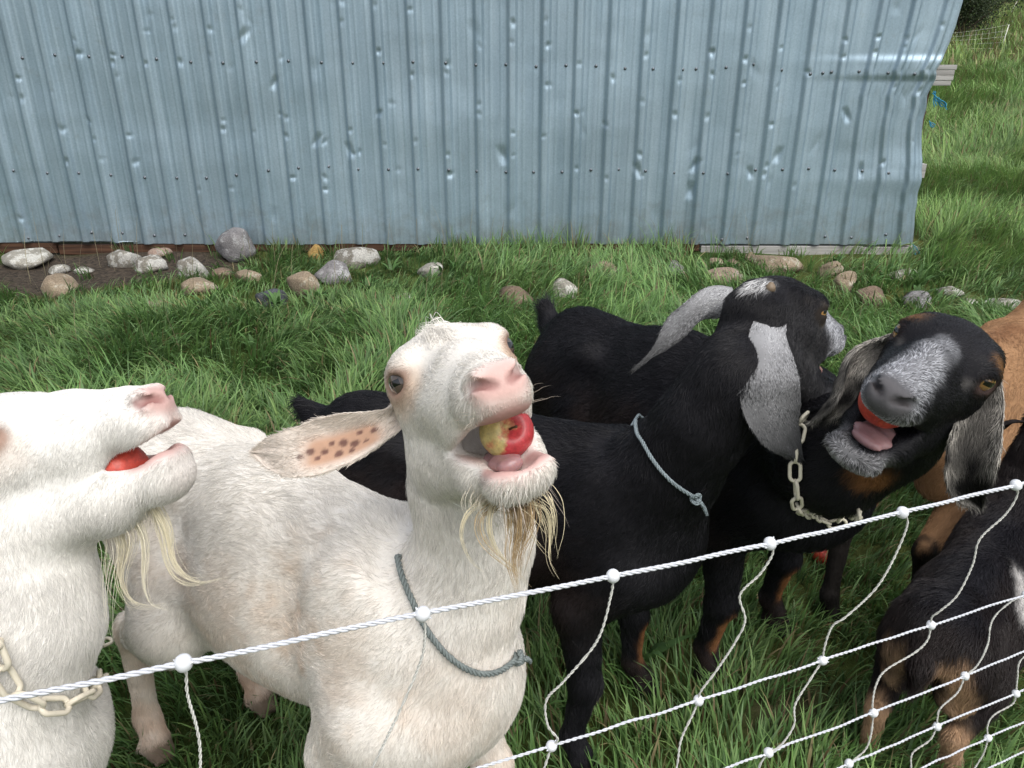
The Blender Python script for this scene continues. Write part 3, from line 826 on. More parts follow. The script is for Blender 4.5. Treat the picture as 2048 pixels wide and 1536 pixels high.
class Paint:
    """coat markings: (shape, colour, softness, fur length or None, raggedness)"""
    def __init__(s, base, fur): s.base, s.fur, s.r = A(base, dtype=float), fur, []
    def cone(s, a, b, ra, rb, col, soft=.012, fur=None, rag=.012, op=1.0, flat=None): s.r.append((('c', False, .01, np.asarray(a), np.asarray(b), ra, rb, flat), col, soft, fur, rag, op))
    def ell(s, c, r, M, col, soft=.012, fur=None, rag=.012, op=1.0): s.r.append((('e', False, .01, np.asarray(c), np.asarray(r), M), col, soft, fur, rag, op))
    def apply(s, P, seed=0):
        C = np.tile(s.base, (len(P), 1)); L = np.full(len(P), s.fur)
        n1 = noise(P, 60, 20 + seed) - .5; n2 = noise(P, 17, 21 + seed) - .5
        for shp, col, soft, fur, rag, op in s.r:
            d = Soft.dist(shp, P[:, 0], P[:, 1], P[:, 2]) + (n1 + n2) * rag
            w = 1 - sst(-soft, soft, d)
            if col is not None: C = C + (A(col) - C) * (w * op)[:, None]
            if fur is not None: L = L + (fur - L) * w
        return C, L

def flow_dir(P, N, guides):
    D = np.zeros_like(P)
    for a, b, d, sg in guides:
        ba = b - a; h = np.clip(((P - a) @ ba) / (ba @ ba), 0, 1)
        q = P - a - h[:, None] * ba
        w = np.exp(-(q ** 2).sum(1) / sg ** 2)
        D += w[:, None] * d
    D += A([0, 0, -1e-4])
    D -= N * (D * N).sum(1)[:, None]
    return unit(D)

def make_curves(name, P, rad, col, mat, parent):
    """P (n,k,3) strands; rad (k,) ; col (n,3)"""
    n, k = P.shape[:2]
    cu = bpy.data.hair_curves.new(name)
    cu.add_curves([k] * n)
    cu.attributes['position'].data.foreach_set('vector', P.astype(np.float32).ravel())
    ra = cu.attributes.get('radius') or cu.attributes.new('radius', 'FLOAT', 'POINT')
    rr = np.broadcast_to(rad, (n, k)).astype(np.float32)
    ra.data.foreach_set('value', rr.ravel())
    ca = cu.attributes.new('col', 'FLOAT_COLOR', 'CURVE')
    ca.data.foreach_set('color', np.c_[col, np.ones(n)].astype(np.float32).ravel())
    cu.materials.append(mat)
    o = obj(name, cu, None, parent)
    return o

def fur(V, F, N, C, L, guides, count, mat, parent, width=.00032, lift=.33, jitter=.28, vis=True, name='fur', clump=.35, swirl=.5, dark=.12, part_kind='stuff', roan=False, hot=None):
    a = np.linalg.norm(np.cross(V[F[:, 2]] - V[F[:, 0]], V[F[:, 3]] - V[F[:, 1]]), axis=1) * .5
    fl = L[F].mean(1); cen = V[F].mean(1)
    wgt = a * (fl > .0012) * np.clip((.012 / np.maximum(fl, .004)), .6, 2.2)
    if hot is not None: wgt = wgt * np.where(((cen > hot[0] - .02) & (cen < hot[1] + .02)).all(1), 2.4, 1.0)
    if vis:
        tocam = unit(CAM - cen); fn = unit(N[F].mean(1))
        wgt = wgt * np.where((fn * tocam).sum(1) > -.35, 1.0, .15)
        rel = cen - CAM
        zc = rel @ FV; px = rel @ RV / np.maximum(zc, .05); py = rel @ UV / np.maximum(zc, .05)
        wgt = wgt * np.where((np.abs(px) < .80) & (np.abs(py) < .62), 1.0, .2)
    pick = rng.choice(len(F), count, p=wgt / wgt.sum())
    u, v = rng.random(count), rng.random(count)
    q = F[pick]
    w = np.stack([(1 - u) * (1 - v), u * (1 - v), u * v, (1 - u) * v], -1)
    def ip(X): return (X[q] * w[..., None]).sum(1) if X.ndim == 2 else (X[q] * w).sum(1)
    P0, Nn, Cc, Ll = ip(V), unit(ip(N)), ip(C), ip(L)
    T = flow_dir(P0, Nn, guides)
    B = np.cross(Nn, T)
    sw = (noise(P0, 9, 31) - .5) * 2 * swirl + (noise(P0, 45, 32) - .5) * 2 * clump + rng.normal(0, jitter, count)
    T = unit(T * np.cos(sw)[:, None] + B * np.sin(sw)[:, None])
    len_ = Ll * rng.uniform(.6, 1.25, count) * (.8 + .5 * noise(P0, 30, 33))
    lf = np.clip(Ll / .013, .8, 1.1) * lift * (0.6 + .9 * noise(P0, 38, 34)) * rng.uniform(.6, 1.4, count)
    k = 4
    t = np.linspace(0, 1, k)
    Ps = P0[:, None] - Nn[:, None] * .0003 + len_[:, None, None] * (T[:, None] * (t[None, :, None] * .95) + Nn[:, None] * (lf[:, None] * (t - .45 * t ** 2))[..., None])
    Ps[:, :, 2] -= (len_[:, None] * (t ** 2)[None] * .10)
    rad = width * A([1.0, .9, .65, .12])
    cv = Cc * (1 + rng.normal(0, dark, count))[:, None]
    if roan:
        pale = sst(.06, .2, Cc.mean(1))
        cv = cv * (1 + pale * (rng.choice([.12, .8, 1.25], count, p=[.30, .35, .35]) - 1))[:, None]
    o = make_curves(name, Ps, rad[None, :] * rng.uniform(.7, 1.3, count)[:, None], np.clip(cv, 0.002, .95), mat, parent)
    return tag(o, kind=part_kind)

def strands(paths, mat, parent, name, n_each, spread, width, cols, kpts=9, tip=.12, kind='stuff'):
    """locks of hair along guide paths: list of (path, n, spread, length factor)"""
    Ps, Cs = [], []
    for path, n, sp, colr in paths:
        Q = spline(path, kpts)
        T, Nn, B = frames(Q)
        for i in range(n):
            o = rng.normal(0, sp, 2); wob = rng.normal(0, sp * .5, 2)
            t = np.linspace(0, 1, kpts)
            taper = (1 - .75 * t) if sp > 0 else t * 0
            m = rng.uniform(.55, 1.0)
            Qi = spline(Q, kpts * 3)[: max(4, int(kpts * 3 * m))]
            Qi = spline(Qi, kpts)
            P = Qi + (o[0] * taper + wob[0] * np.sin(t * 3))[:, None] * Nn + (o[1] * taper + wob[1] * np.sin(t * 2.3 + 1))[:, None] * B
            Ps.append(P); Cs.append(A(colr) * rng.uniform(.8, 1.15))
    t = np.linspace(0, 1, kpts)
    rad = width * (1 - (1 - tip) * t ** 2)
    return tag(make_curves(name, A(Ps), rad[None], A(Cs), mat, parent), kind=kind)

# ---- anatomy
def body_parts(S, B, sc=1.0, feet=None, belly=1.0, girth=1.0):
    """trunk and legs in the body frame B (x ahead, y to its left, z up)"""
    g = girth
    M = B.M
    def e(c, r, k=.05): S.ell(B(*c), A(r) * sc, M, k * sc)
    def c(a, b, ra, rb, k=.04, fl=None): S.cone(B(*a), B(*b), ra * sc, rb * sc, k * sc, fl)
    lat = M[:, 1]
    e((.06, 0, .51), (.30, .128 * g, .165))
    e((-.10, 0, .475), (.25, .150 * g * belly, .165 * belly), .08)
    e((.26, 0, .50), (.13, .095 * g, .145), .08)
    c((.17, 0, .64), (-.06, 0, .625), .055, .05, .08)
    c((-.05, 0, .625), (-.34, 0, .62), .055, .06, .08)
    e((-.33, 0, .575), (.13, .105 * g, .10), .07)
    for s in (-1, 1):
        e((-.24, s * .092, .625), (.03, .022, .025), .05)
        e((.215, s * .088 * g, .55), (.085, .042, .125), .05)
        e((.30, s * .07 * g, .46), (.06, .045, .06), .05)
    for s in (-1, 1):
        S.ell(B(-.19, s * .185 * g, .575), A([.065, .05, .065]) * sc, M, .06 * sc, True)
        S.ell(B(.10, s * .175 * g, .60), A([.03, .05, .10]) * sc, M, .05 * sc, True)
    J = {}
    for nm, s in (('fl', 1), ('fr', -1)):
        J[nm] = [(.26, s * .095, .47), (.19, s * .105, .375), (.225, s * .098, .215), (.215, s * .095, .085), (.245, s * .095, .028)]
    for nm, s in (('hl', 1), ('hr', -1)):
        J[nm] = [(-.32, s * .075, .54), (-.22, s * .112, .385), (-.405, s * .09, .265), (-.385, s * .088, .085), (-.355, s * .088, .028)]
    if feet:
        for nm, xy in feet.items():
            js = J[nm]
            tgt = B.local(A([[xy[0], xy[1], 0.0]]))[0]
            dx, dy = tgt[0] - js[-1][0], tgt[1] - js[-1][1]
            hz = js[0][2]
            J[nm] = [(x + dx * min(1, (1 - z / hz) * 1.06), y + dy * min(1, (1 - z / hz) * 1.06), z) for x, y, z in js]
    for nm in ('fl', 'fr'):
        j = J[nm]
        c(j[0], j[1], .062, .048, .05); c(j[1], j[2], .046, .029, .02); c(j[2], j[3], .0285, .0195, .015)
        e(j[2], (.030, .028, .036), .015); c(j[3], (j[4][0], j[4][1], .045), .023, .023, .015)
        for q in (-1, 1): c((j[4][0] - .012, j[4][1] + q * .013, .036), (j[4][0] + .024, j[4][1] + q * .012, .014), .018, .013, .006)
    for nm in ('hl', 'hr'):
        j = J[nm]
        c(j[0], j[1], .088, .066, .06, (lat, .72)); c((j[0][0] - .05, j[0][1], j[0][2] - .02), (j[0][0] - .03, j[0][1], j[0][2] - .13), .06, .05, .05)
        c(j[1], j[2], .060, .027, .03); c(j[2], j[3], .0265, .020, .015); e((j[2][0] - .012, j[2][1], j[2][2] + .008), (.026, .02, .034), .015)
        c(j[3], (j[4][0], j[4][1], .045), .023, .023, .015)
        for q in (-1, 1): c((j[4][0] - .012, j[4][1] + q * .013, .036), (j[4][0] + .024, j[4][1] + q * .012, .014), .018, .013, .006)
    return J

def body_guides(B, J):
    h, dn, lat = B.M[:, 0], A([0, 0, -1.0]), B.M[:, 1]
    g = [(B(.25, 0, .62), B(-.38, 0, .62), -h * 1.0, .10)]
    for s in (-1, 1):
        g.append((B(.2, s * .13, .52), B(-.3, s * .13, .52), unit(-h * .8 + dn * .6), .13))
        g.append((B(.25, s * .1, .40), B(-.25, s * .1, .38), unit(-h * .5 + dn * .9), .12))
    g.append((B(.38, 0, .6), B(.36, 0, .4), dn, .10))
    for nm in J:
        for a, b in zip(J[nm][1:-1], J[nm][2:]):
            g.append((B(*a), B(*b), unit(B(*b) - B(*a)) * 1.2, .06))
    return g

def head_parts(S, H, jaw=.25, gap=.012, neck_r=.05, roman=0.0, spread=1.0, cav=1.0, eye=1.0, jd=1.0, corner=.076, ul=0.0, md=.014, jl=0.0, mw=1.0, lx=0.0):
    """skull, muzzle, jaw in the head frame H: origin midway between the eyes, x to the nose, y to its left, z up"""
    H.md = md
    sc = H.sc; M = H.M
    hx, hz = -.055, -.055
    ca, sa = math.cos(jaw), math.sin(jaw)
    def jp(x, y, z):
        dx, dz = x - hx, z - hz
        return (hx + dx * ca + dz * sa, y, hz - dx * sa + dz * ca)
    Mj = M @ A([[ca, 0, sa], [0, 1, 0], [-sa, 0, ca]])
    def e(c, r, k=.02, m=M, cut=False): S.ell(H(*c), A(r) * sc, m, k * sc, cut)
    def c(a, b, ra, rb, k=.02, fl=None, cut=False): S.cone(H(*a), H(*b), ra * sc, rb * sc, k * sc, fl, cut)
    lat = M[:, 1]
    e((-.050, 0, -.008), (.060, .052, .046))
    e((-.010, 0, .003), (.052, .047, .031), .03)
    c((.000, 0, .000 + roman * .3), (.075, 0, -.011 + roman), .031, .027, .05, (lat, 1.10))
    c((.075, 0, -.008 + roman), (.135, 0, -.030), .026, .024, .02)
    for s in (-1, 1):
        c((-.022, s * .041, .016), (.022, s * .046, .015), .016, .014, .02)
        c((.000, s * .039, -.028), (.118, s * .020 * mw, -.042), .027, .022 * (.4 + .6 * mw), .03)
        e((-.030, s * .035, -.062), (.052, .023, .052), .03)
        e((.136 + lx, s * .016 * mw, -.053 + ul), (.033 - lx * 1.0, .019 * mw, .0155 + lx * .6), .014)
        e((.012, s * .050, .001), (.027, .0190, .0205), .016)
    e((.135, 0, -.043), (.036, .031 * mw, .0245), .015)
    e((.160, 0, -.036), (.015, .0245 * (.4 + .6 * mw), .0165), .012)
    for s in (-1, 1):
        e((.160, s * .018 * (.4 + .6 * mw), -.032), (.013, .011, .0125), .008)
        e((.055, s * .031, -.068), (.035, .013, .026), .03)
        c(jp(-.03, s * .034, -.088), jp(.075, s * .021 * spread, -.069 - .022 * jd), .028, .022 * jd, .03)
        c(jp(.075, s * .021 * spread, -.069 - .020 * jd), jp(.130 - jl, s * .011 * spread, -.069 - .019 * jd), .022 * jd, .0195 * jd, .02)
    c((-.06, 0, -.075), jp(.05, 0, -.100), .042, .024, .04)
    e(jp(.137 - jl, 0, -.070 - .020 * jd), (.024, .029 * spread, .021 * jd), .02, Mj)
    e(jp(.147 - jl, 0, -.078), (.015, .028 * spread, .008), .010, Mj)
    # mouth
    a2 = jaw * .5
    def bp(x, z, y=0.0):
        dx = x - hx
        return (hx + dx * math.cos(a2) - (-.028) * 0 + z * math.sin(a2), y, -.0675 - (dx) * math.sin(a2) * 1.0 + z * math.cos(a2) - (0))
    c(bp(corner, 0), bp(.20, 0), gap * .35, gap * 1.15, .006, (lat, 6.0), True)
    c(bp(.045, 0), bp(.125, 0), .012 * cav, .017 * cav, .008, (lat, 1.45 * spread), True)
    e(jp(.112, 0, -.066), (.040, .020 * spread, .013 * cav), .008, Mj, True)
    # eyes, nostrils
    for s in (-1, 1):
        e((.025, s * .0705, .001), (.0190, .0170, .0102 * eye), .005, M, True)
        c((.176, s * .008, -.038), (.163, s * .023, -.030), .0035, .0052, .005, None, True)
        c((.163, s * .023, -.030), (.152, s * .030, -.034), .0045, .0025, .005, None, True)
    c((.181, 0, -.040), (.172, 0, -.066), .0016, .0014, .005, None, True)
    return jp, bp

def pj(p):
    """photo pixel of a world point"""
    q = np.asarray(p) - CAM; z = q @ FV
    return (round(1024 + q @ RV / z * FPX), round(768 - q @ UV / z * FPX), round(float(z), 3))

def hit(S, px, py, z0=.4, z1=2.6):
    Zs = np.linspace(z0, z1, 1400)
    d = (px - 1024) / FPX * RV - (py - 768) / FPX * UV + FV
    v = S.eval(CAM + Zs[:, None] * d)
    k = np.argmax(v < 0) if (v < 0).any() else len(Zs) // 2
    return CAM + Zs[k] * d

def eye_mesh():
    V, F = lathe([(0.0001, -1), (.38, -.92), (.7, -.7), (.92, -.38), (1, 0), (.92, .38), (.80, .6), (.66, .755), (.5, .87), (.34, .965), (.16, 1.02), (.0001, 1.04)], 20)
    return V, F

def make_eye(parent, H, side, mat, r=.0172, look=None):
    V, F = eye_mesh()
    d = unit(H.M @ A(look if look is not None else (.28, side * .95, .05)))
    up = H.M[:, 2]; x = unit(np.cross(up, d)); y = np.cross(d, x)
    c = H(.0155, side * .0520, .001)
    P = c + (V[:, [0]] * x + V[:, [1]] * y + V[:, [2]] * d) * r * H.sc
    me = mesh_data('eye', P, F)
    # iris, slit pupil and white, by angle from the axis
    ang = np.degrees(np.arccos(np.clip(unit(V)[:, 2], -1, 1)))
    set_col(me, np.c_[V[:, 0], V[:, 1], ang / 90.0] * 1.0)
    return obj('eye', me, mat, parent)

def mat_eye(name, iris):
    m, n, l, b = mat_new(name)
    at = nd(n, 'ShaderNodeAttribute', attribute_name='col')
    sp = nd(n, 'ShaderNodeSeparateXYZ'); l.new(at.outputs['Vector'], sp.inputs[0])
    ax = nd(n, 'ShaderNodeMath', operation='ABSOLUTE'); l.new(sp.outputs[0], ax.inputs[0])
    ay = nd(n, 'ShaderNodeMath', operation='ABSOLUTE'); l.new(sp.outputs[1], ay.inputs[0])
    px = nd(n, 'ShaderNodeMath', operation='MULTIPLY'); l.new(ax.outputs[0], px.inputs[0]); px.inputs[1].default_value = .42
    mxx = nd(n, 'ShaderNodeMath', operation='MAXIMUM'); l.new(px.outputs[0], mxx.inputs[0]); l.new(ay.outputs[0], mxx.inputs[1])
    pu = nd(n, 'ShaderNodeMath', operation='LESS_THAN'); l.new(mxx.outputs[0], pu.inputs[0]); pu.inputs[1].default_value = .20
    rp = nd(n, 'ShaderNodeValToRGB'); l.new(sp.outputs[2], rp.inputs[0])
    e = rp.color_ramp.elements
    e[0].position = 0; e[0].color = (*[c * .7 for c in iris], 1)
    e[1].position = .50; e[1].color = (*iris, 1)
    q = rp.color_ramp.elements.new(.66); q.color = (*[c * .3 for c in iris], 1)
    q = rp.color_ramp.elements.new(.76); q.color = (.10, .075, .065, 1)
    q = rp.color_ramp.elements.new(.98); q.color = (.22, .16, .14, 1)
    mx = nd(n, 'ShaderNodeMix', data_type='RGBA'); l.new(pu.outputs[0], mx.inputs[0]); l.new(rp.outputs[0], mx.inputs[6]); mx.inputs[7].default_value = (.004, .004, .005, 1)
    l.new(mx.outputs[2], b.inputs['Base Color'])
    b.inputs['Roughness'].default_value = .06; b.inputs['Coat Weight'].default_value = .8; b.inputs['Coat Roughness'].default_value = .03
    return m

def ear_mesh(path, side, width, cup=.5, thick=.005, nu=40, nv=13, prof=None, twist=0.0, curl=None):
    """a leaf-shaped ear along path; side = direction across at the root; cup bends the edges up along the normal"""
    Q = spline(path, nu); T = unit(np.gradient(Q, axis=0))
    t = np.linspace(0, 1, nu)
    if prof is None: prof = [(0, .45), (.12, .62), (.35, .95), (.55, 1), (.75, .82), (.9, .48), (1, .06)]
    pr = np.interp(t, [p[0] for p in prof], [p[1] for p in prof])
    pr = np.convolve(np.pad(pr, 2, 'edge'), [.1, .2, .4, .2, .1], 'valid')
    cp = np.broadcast_to(cup if curl is None else np.interp(t, [p[0] for p in curl], [p[1] for p in curl]), (nu,))
    V = []; UVs = []
    Ss, Ns = [], []
    for i in range(nu):
        if isinstance(side, list):
            sd = A(side[0]) * (1 - t[i]) + A(side[1]) * t[i]
        else: sd = A(side)
        s = sd - T[i] * (sd @ T[i]); s = s / np.linalg.norm(s)
        n = np.cross(T[i], s)
        Ss.append(s); Ns.append(n)
    v = np.linspace(-1, 1, nv)
    outer, inner = [], []
    for i in range(nu):
        a = v * cp[i] * 1.5707
        w = width * pr[i]
        if abs(cp[i]) > .02:
            xx = np.sin(a) / (cp[i] * 1.5707) * w; zz = (1 - np.cos(a)) / (cp[i] * 1.5707) * w
        else: xx = v * w; zz = v * 0
        zz = zz + width * .10 * np.sin(t[i] * 11 + v * 2.2) * np.abs(v) + width * .05 * np.exp(-(v / .18) ** 2)
        base = Q[i] + xx[:, None] * Ss[i] + zz[:, None] * Ns[i]
        nn = np.cos(a)[:, None] * Ns[i] - np.sin(a)[:, None] * Ss[i]
        th = thick * (1 - np.abs(v) ** 3 * .8)[:, None] * (.5 + .5 * min(1, pr[i] * 1.3))
        outer.append(base - nn * th * .5); inner.append(base + nn * th * .5)
    Vv = np.vstack([np.vstack(outer), np.vstack(inner)])
    i = np.arange(nu - 1)[:, None]; j = np.arange(nv - 1)[None]
    f = np.stack([i * nv + j, (i + 1) * nv + j, (i + 1) * nv + j + 1, i * nv + j + 1], -1).reshape(-1, 4)
    o = nu * nv
    Fs = [f[:, ::-1], f + o]
    ii = np.arange(nu - 1)
    Fs.append(np.stack([ii * nv, ii * nv + o, (ii + 1) * nv + o, (ii + 1) * nv], -1))
    Fs.append(np.stack([ii * nv + nv - 1, (ii + 1) * nv + nv - 1, (ii + 1) * nv + nv - 1 + o, ii * nv + nv - 1 + o], -1))
    jj = np.arange(nv - 1)
    Fs.append(np.stack([jj, jj + 1, jj + 1 + o, jj + o], -1))
    Fs.append(np.stack([(nu - 1) * nv + jj, (nu - 1) * nv + jj + o, (nu - 1) * nv + jj + 1 + o, (nu - 1) * nv + jj + 1], -1))
    tt = np.tile(np.repeat(t, nv), 2); vv = np.tile(np.tile(v, nu), 2)
    inn = np.r_[np.zeros(o), np.ones(o)]
    return Vv, np.vstack(Fs), tt, vv, inn, unit(np.gradient(Q, axis=0))
# ------------------------------------------------------------------ the goats
M_skin = mat_attr('goat_coat', rough=.75, spec=.2, var=.10, vscale=90, bump=.25, bscale=260, bdist=.002)
M_fur = mat_attr('fur_strands', rough=.55, spec=.25, var=0.0)
M_dark = mat_attr('dark_fur_strands', rough=.42, spec=.32, var=0.0)
M_mouth = mat_plain('wet_tongue', (.34, .19, .19), rough=.32, spec=.5, var=.25, vscale=60, bump=.4, bscale=180, sss=.2)
M_tooth = mat_plain('tooth', (.62, .55, .42), rough=.3, spec=.5, var=.2)
M_eye_pale = mat_eye('pale_eye', (.10, .075, .062))
M_eye_gold = mat_eye('amber_eye', (.36, .20, .07))
PINK, TAN, LIP = (.60, .37, .33), (.60, .44, .30), (.50, .27, .24)
goats = {}

def body_frame(x, y, hx, hy, sc=1.0, z=0.0, pitch=0.0):
    h = A([hx, hy, 0.0]); h /= np.linalg.norm(h)
    l = A([-h[1], h[0], 0.0]); u = A([0, 0, 1.0])
    h2 = h * math.cos(pitch) + u * math.sin(pitch); u2 = u * math.cos(pitch) - h * math.sin(pitch)
    return Frame((x, y, z), h2, l, u2, sc)

def head_frame(px, py, Z, f, l, sc=1.0):
    """f: nose direction, l: towards its left eye, both as right/up/towards-camera"""
    t = unit(CAM - W(px, py, Z)); r = unit(np.cross(UV, t)); u = np.cross(t, r)
    f = unit(f[0] * r + f[1] * u + f[2] * t); l = unit(l[0] * r + l[1] * u + l[2] * t); l = l - f * (l @ f); l /= np.linalg.norm(l)
    return Frame(W(px, py, Z), f, l, np.cross(f, l), sc)

def neck(S, pts, rad, k=.05, flat=None):
    Q = spline(pts, 7); r = np.interp(np.linspace(0, 1, 7), np.linspace(0, 1, len(rad)), rad)
    for i in range(6): S.cone(Q[i], Q[i + 1], r[i], r[i + 1], k, flat)
    return Q

def finish(name, S, P, fine, guides, root, furn, label, cat='goat', furmat=None, cf=.0042, cc=.011, lift=.20, width=.00026, seed=0, **kw):
    V, F = S.mesh(fine, cc=cc, cf=cf)
    N = vnormals(V, F)
    C, L = P.apply(V, seed)
    o = empty(name, root)
    Cs = C * (1 - .55 * sst(.06, .2, C.mean(1)))[:, None] if kw.get('roan') else C
    me = mesh_data('body', V, F); set_col(me, Cs)
    b = obj('body', me, M_skin, o)
    tag(o, label, cat, 'goats crowding the fence')
    if 'fur' in PARTS and furn: fur(V, F, N, C, L, guides, furn, furmat or M_fur, b, lift=lift, width=width, hot=fine, **kw)
    return o, b

def add_ear(root, path, side, width, paint, furmat, n, name='ear', roan=False, **kw):
    V, F, t, v, inn, T = ear_mesh(path, side, width, **kw)
    C, L = paint(V, t, v, inn)
    me = mesh_data('ear', V, F); set_col(me, C * (.6 if roan else 1.0))
    o = obj(name, me, M_skin, root)
    if 'fur' in PARTS and n:
        N = vnormals(V, F)
        Q = spline(path, 8)
        g = [(Q[i], Q[i + 1], unit(Q[i + 1] - Q[i]), .05) for i in range(7)]
        fur(V, F, N, C, L, g, n, furmat, o, width=.00026, lift=.25, vis=False, roan=roan, swirl=.2)
    return o

def add_tongue(root, H, bp, x0, x1, w, z, bend=.006, r=.011):
    S = Soft()
    pts = [H(*bp(x0 + (x1 - x0) * t, z + bend * math.sin(t * 3))) for t in (0, .35, .7, 1)]
    for i in range(3): S.cone(pts[i], pts[i + 1], r * H.sc, r * .9 * H.sc, .008, (H.M[:, 1], w))
    lo = np.min(pts, 0) - .04; hi = np.max(pts, 0) + .04
    V, F = S.mesh((lo, hi), cc=.003, cf=.003)
    return obj('tongue', mesh_data('tongue', V, F), M_mouth, root)

def face_guides(H):
    f, l, u = H.M[:, 0], H.M[:, 1], H.M[:, 2]
    g = [(H(.15, 0, -.02), H(0, 0, .04), -f + .1 * u, .05), (H(0, 0, .05), H(-.08, 0, .04), -f, .05)]
    for s in (-1, 1):
        g += [(H(.14, s * .03, -.05), H(-.02, s * .05, -.05), unit(-f - .35 * u + .1 * s * l), .05),
              (H(.12, s * .02, -.13), H(-.04, s * .04, -.12), unit(-f * .8 - .5 * u), .05)]
    return g

def white_face(P, H, jp, bp, lip=1.0, tan=1.0):
    M = H.M; s_ = H.sc
    P.ell(H(.02, 0, -.06), A([.12, .08, .09]) * s_, M, None, .02, .0075)
    for s in (-1, 1):
        P.ell(H(.020, s * .056, -.010), A([.044, .03, .024]) * s_, M, (.52, .37, .26), .016, .0065, .01, .75 * tan)
        P.ell(H(.022, s * .062, .0), A([.026, .022, .0165]) * s_, M, (.30, .18, .13), .006, .001, .003, .9)
        P.cone(H(.034, s * .062, .010), H(.062, s * .042, .008), .004 * s_, .002 * s_, (.20, .13, .10), .005, .002, .004, .6)
        P.cone(H(.034, s * .056, -.012), H(.055, s * .046, -.040), .006 * s_, .004 * s_, (.42, .30, .22), .012, .004, .012, .55 * tan)
    P.ell(H(.172, 0, -.038), A([.017, .030, .019]) * s_, M, PINK, .010, .0012, .006, .9)
    P.ell(H(.160, 0, -.068), A([.03, .03, .014]) * s_, M, (.68, .53, .47), .012, .003, .006, .5)
    P.cone(H(*bp(.070, 0)), H(*bp(.19, 0)), .015 * s_ * lip, .034 * s_ * lip, LIP, .006, .0, .003, .95, (M[:, 1], 2.2))
    P.ell(H(*jp(.135, 0, -.070)), A([.040, .036, .010]) * s_, M, (.55, .33, .30), .006, .0, .003, .9)
    for s in (-1, 1):
        P.cone(H(.176, s * .008, -.038), H(.160, s * .025, -.031), .004 * s_, .006 * s_, (.22, .09, .08), .004, .0, .002, .9)

def w_base(B):
    return (.74, .665, .565)

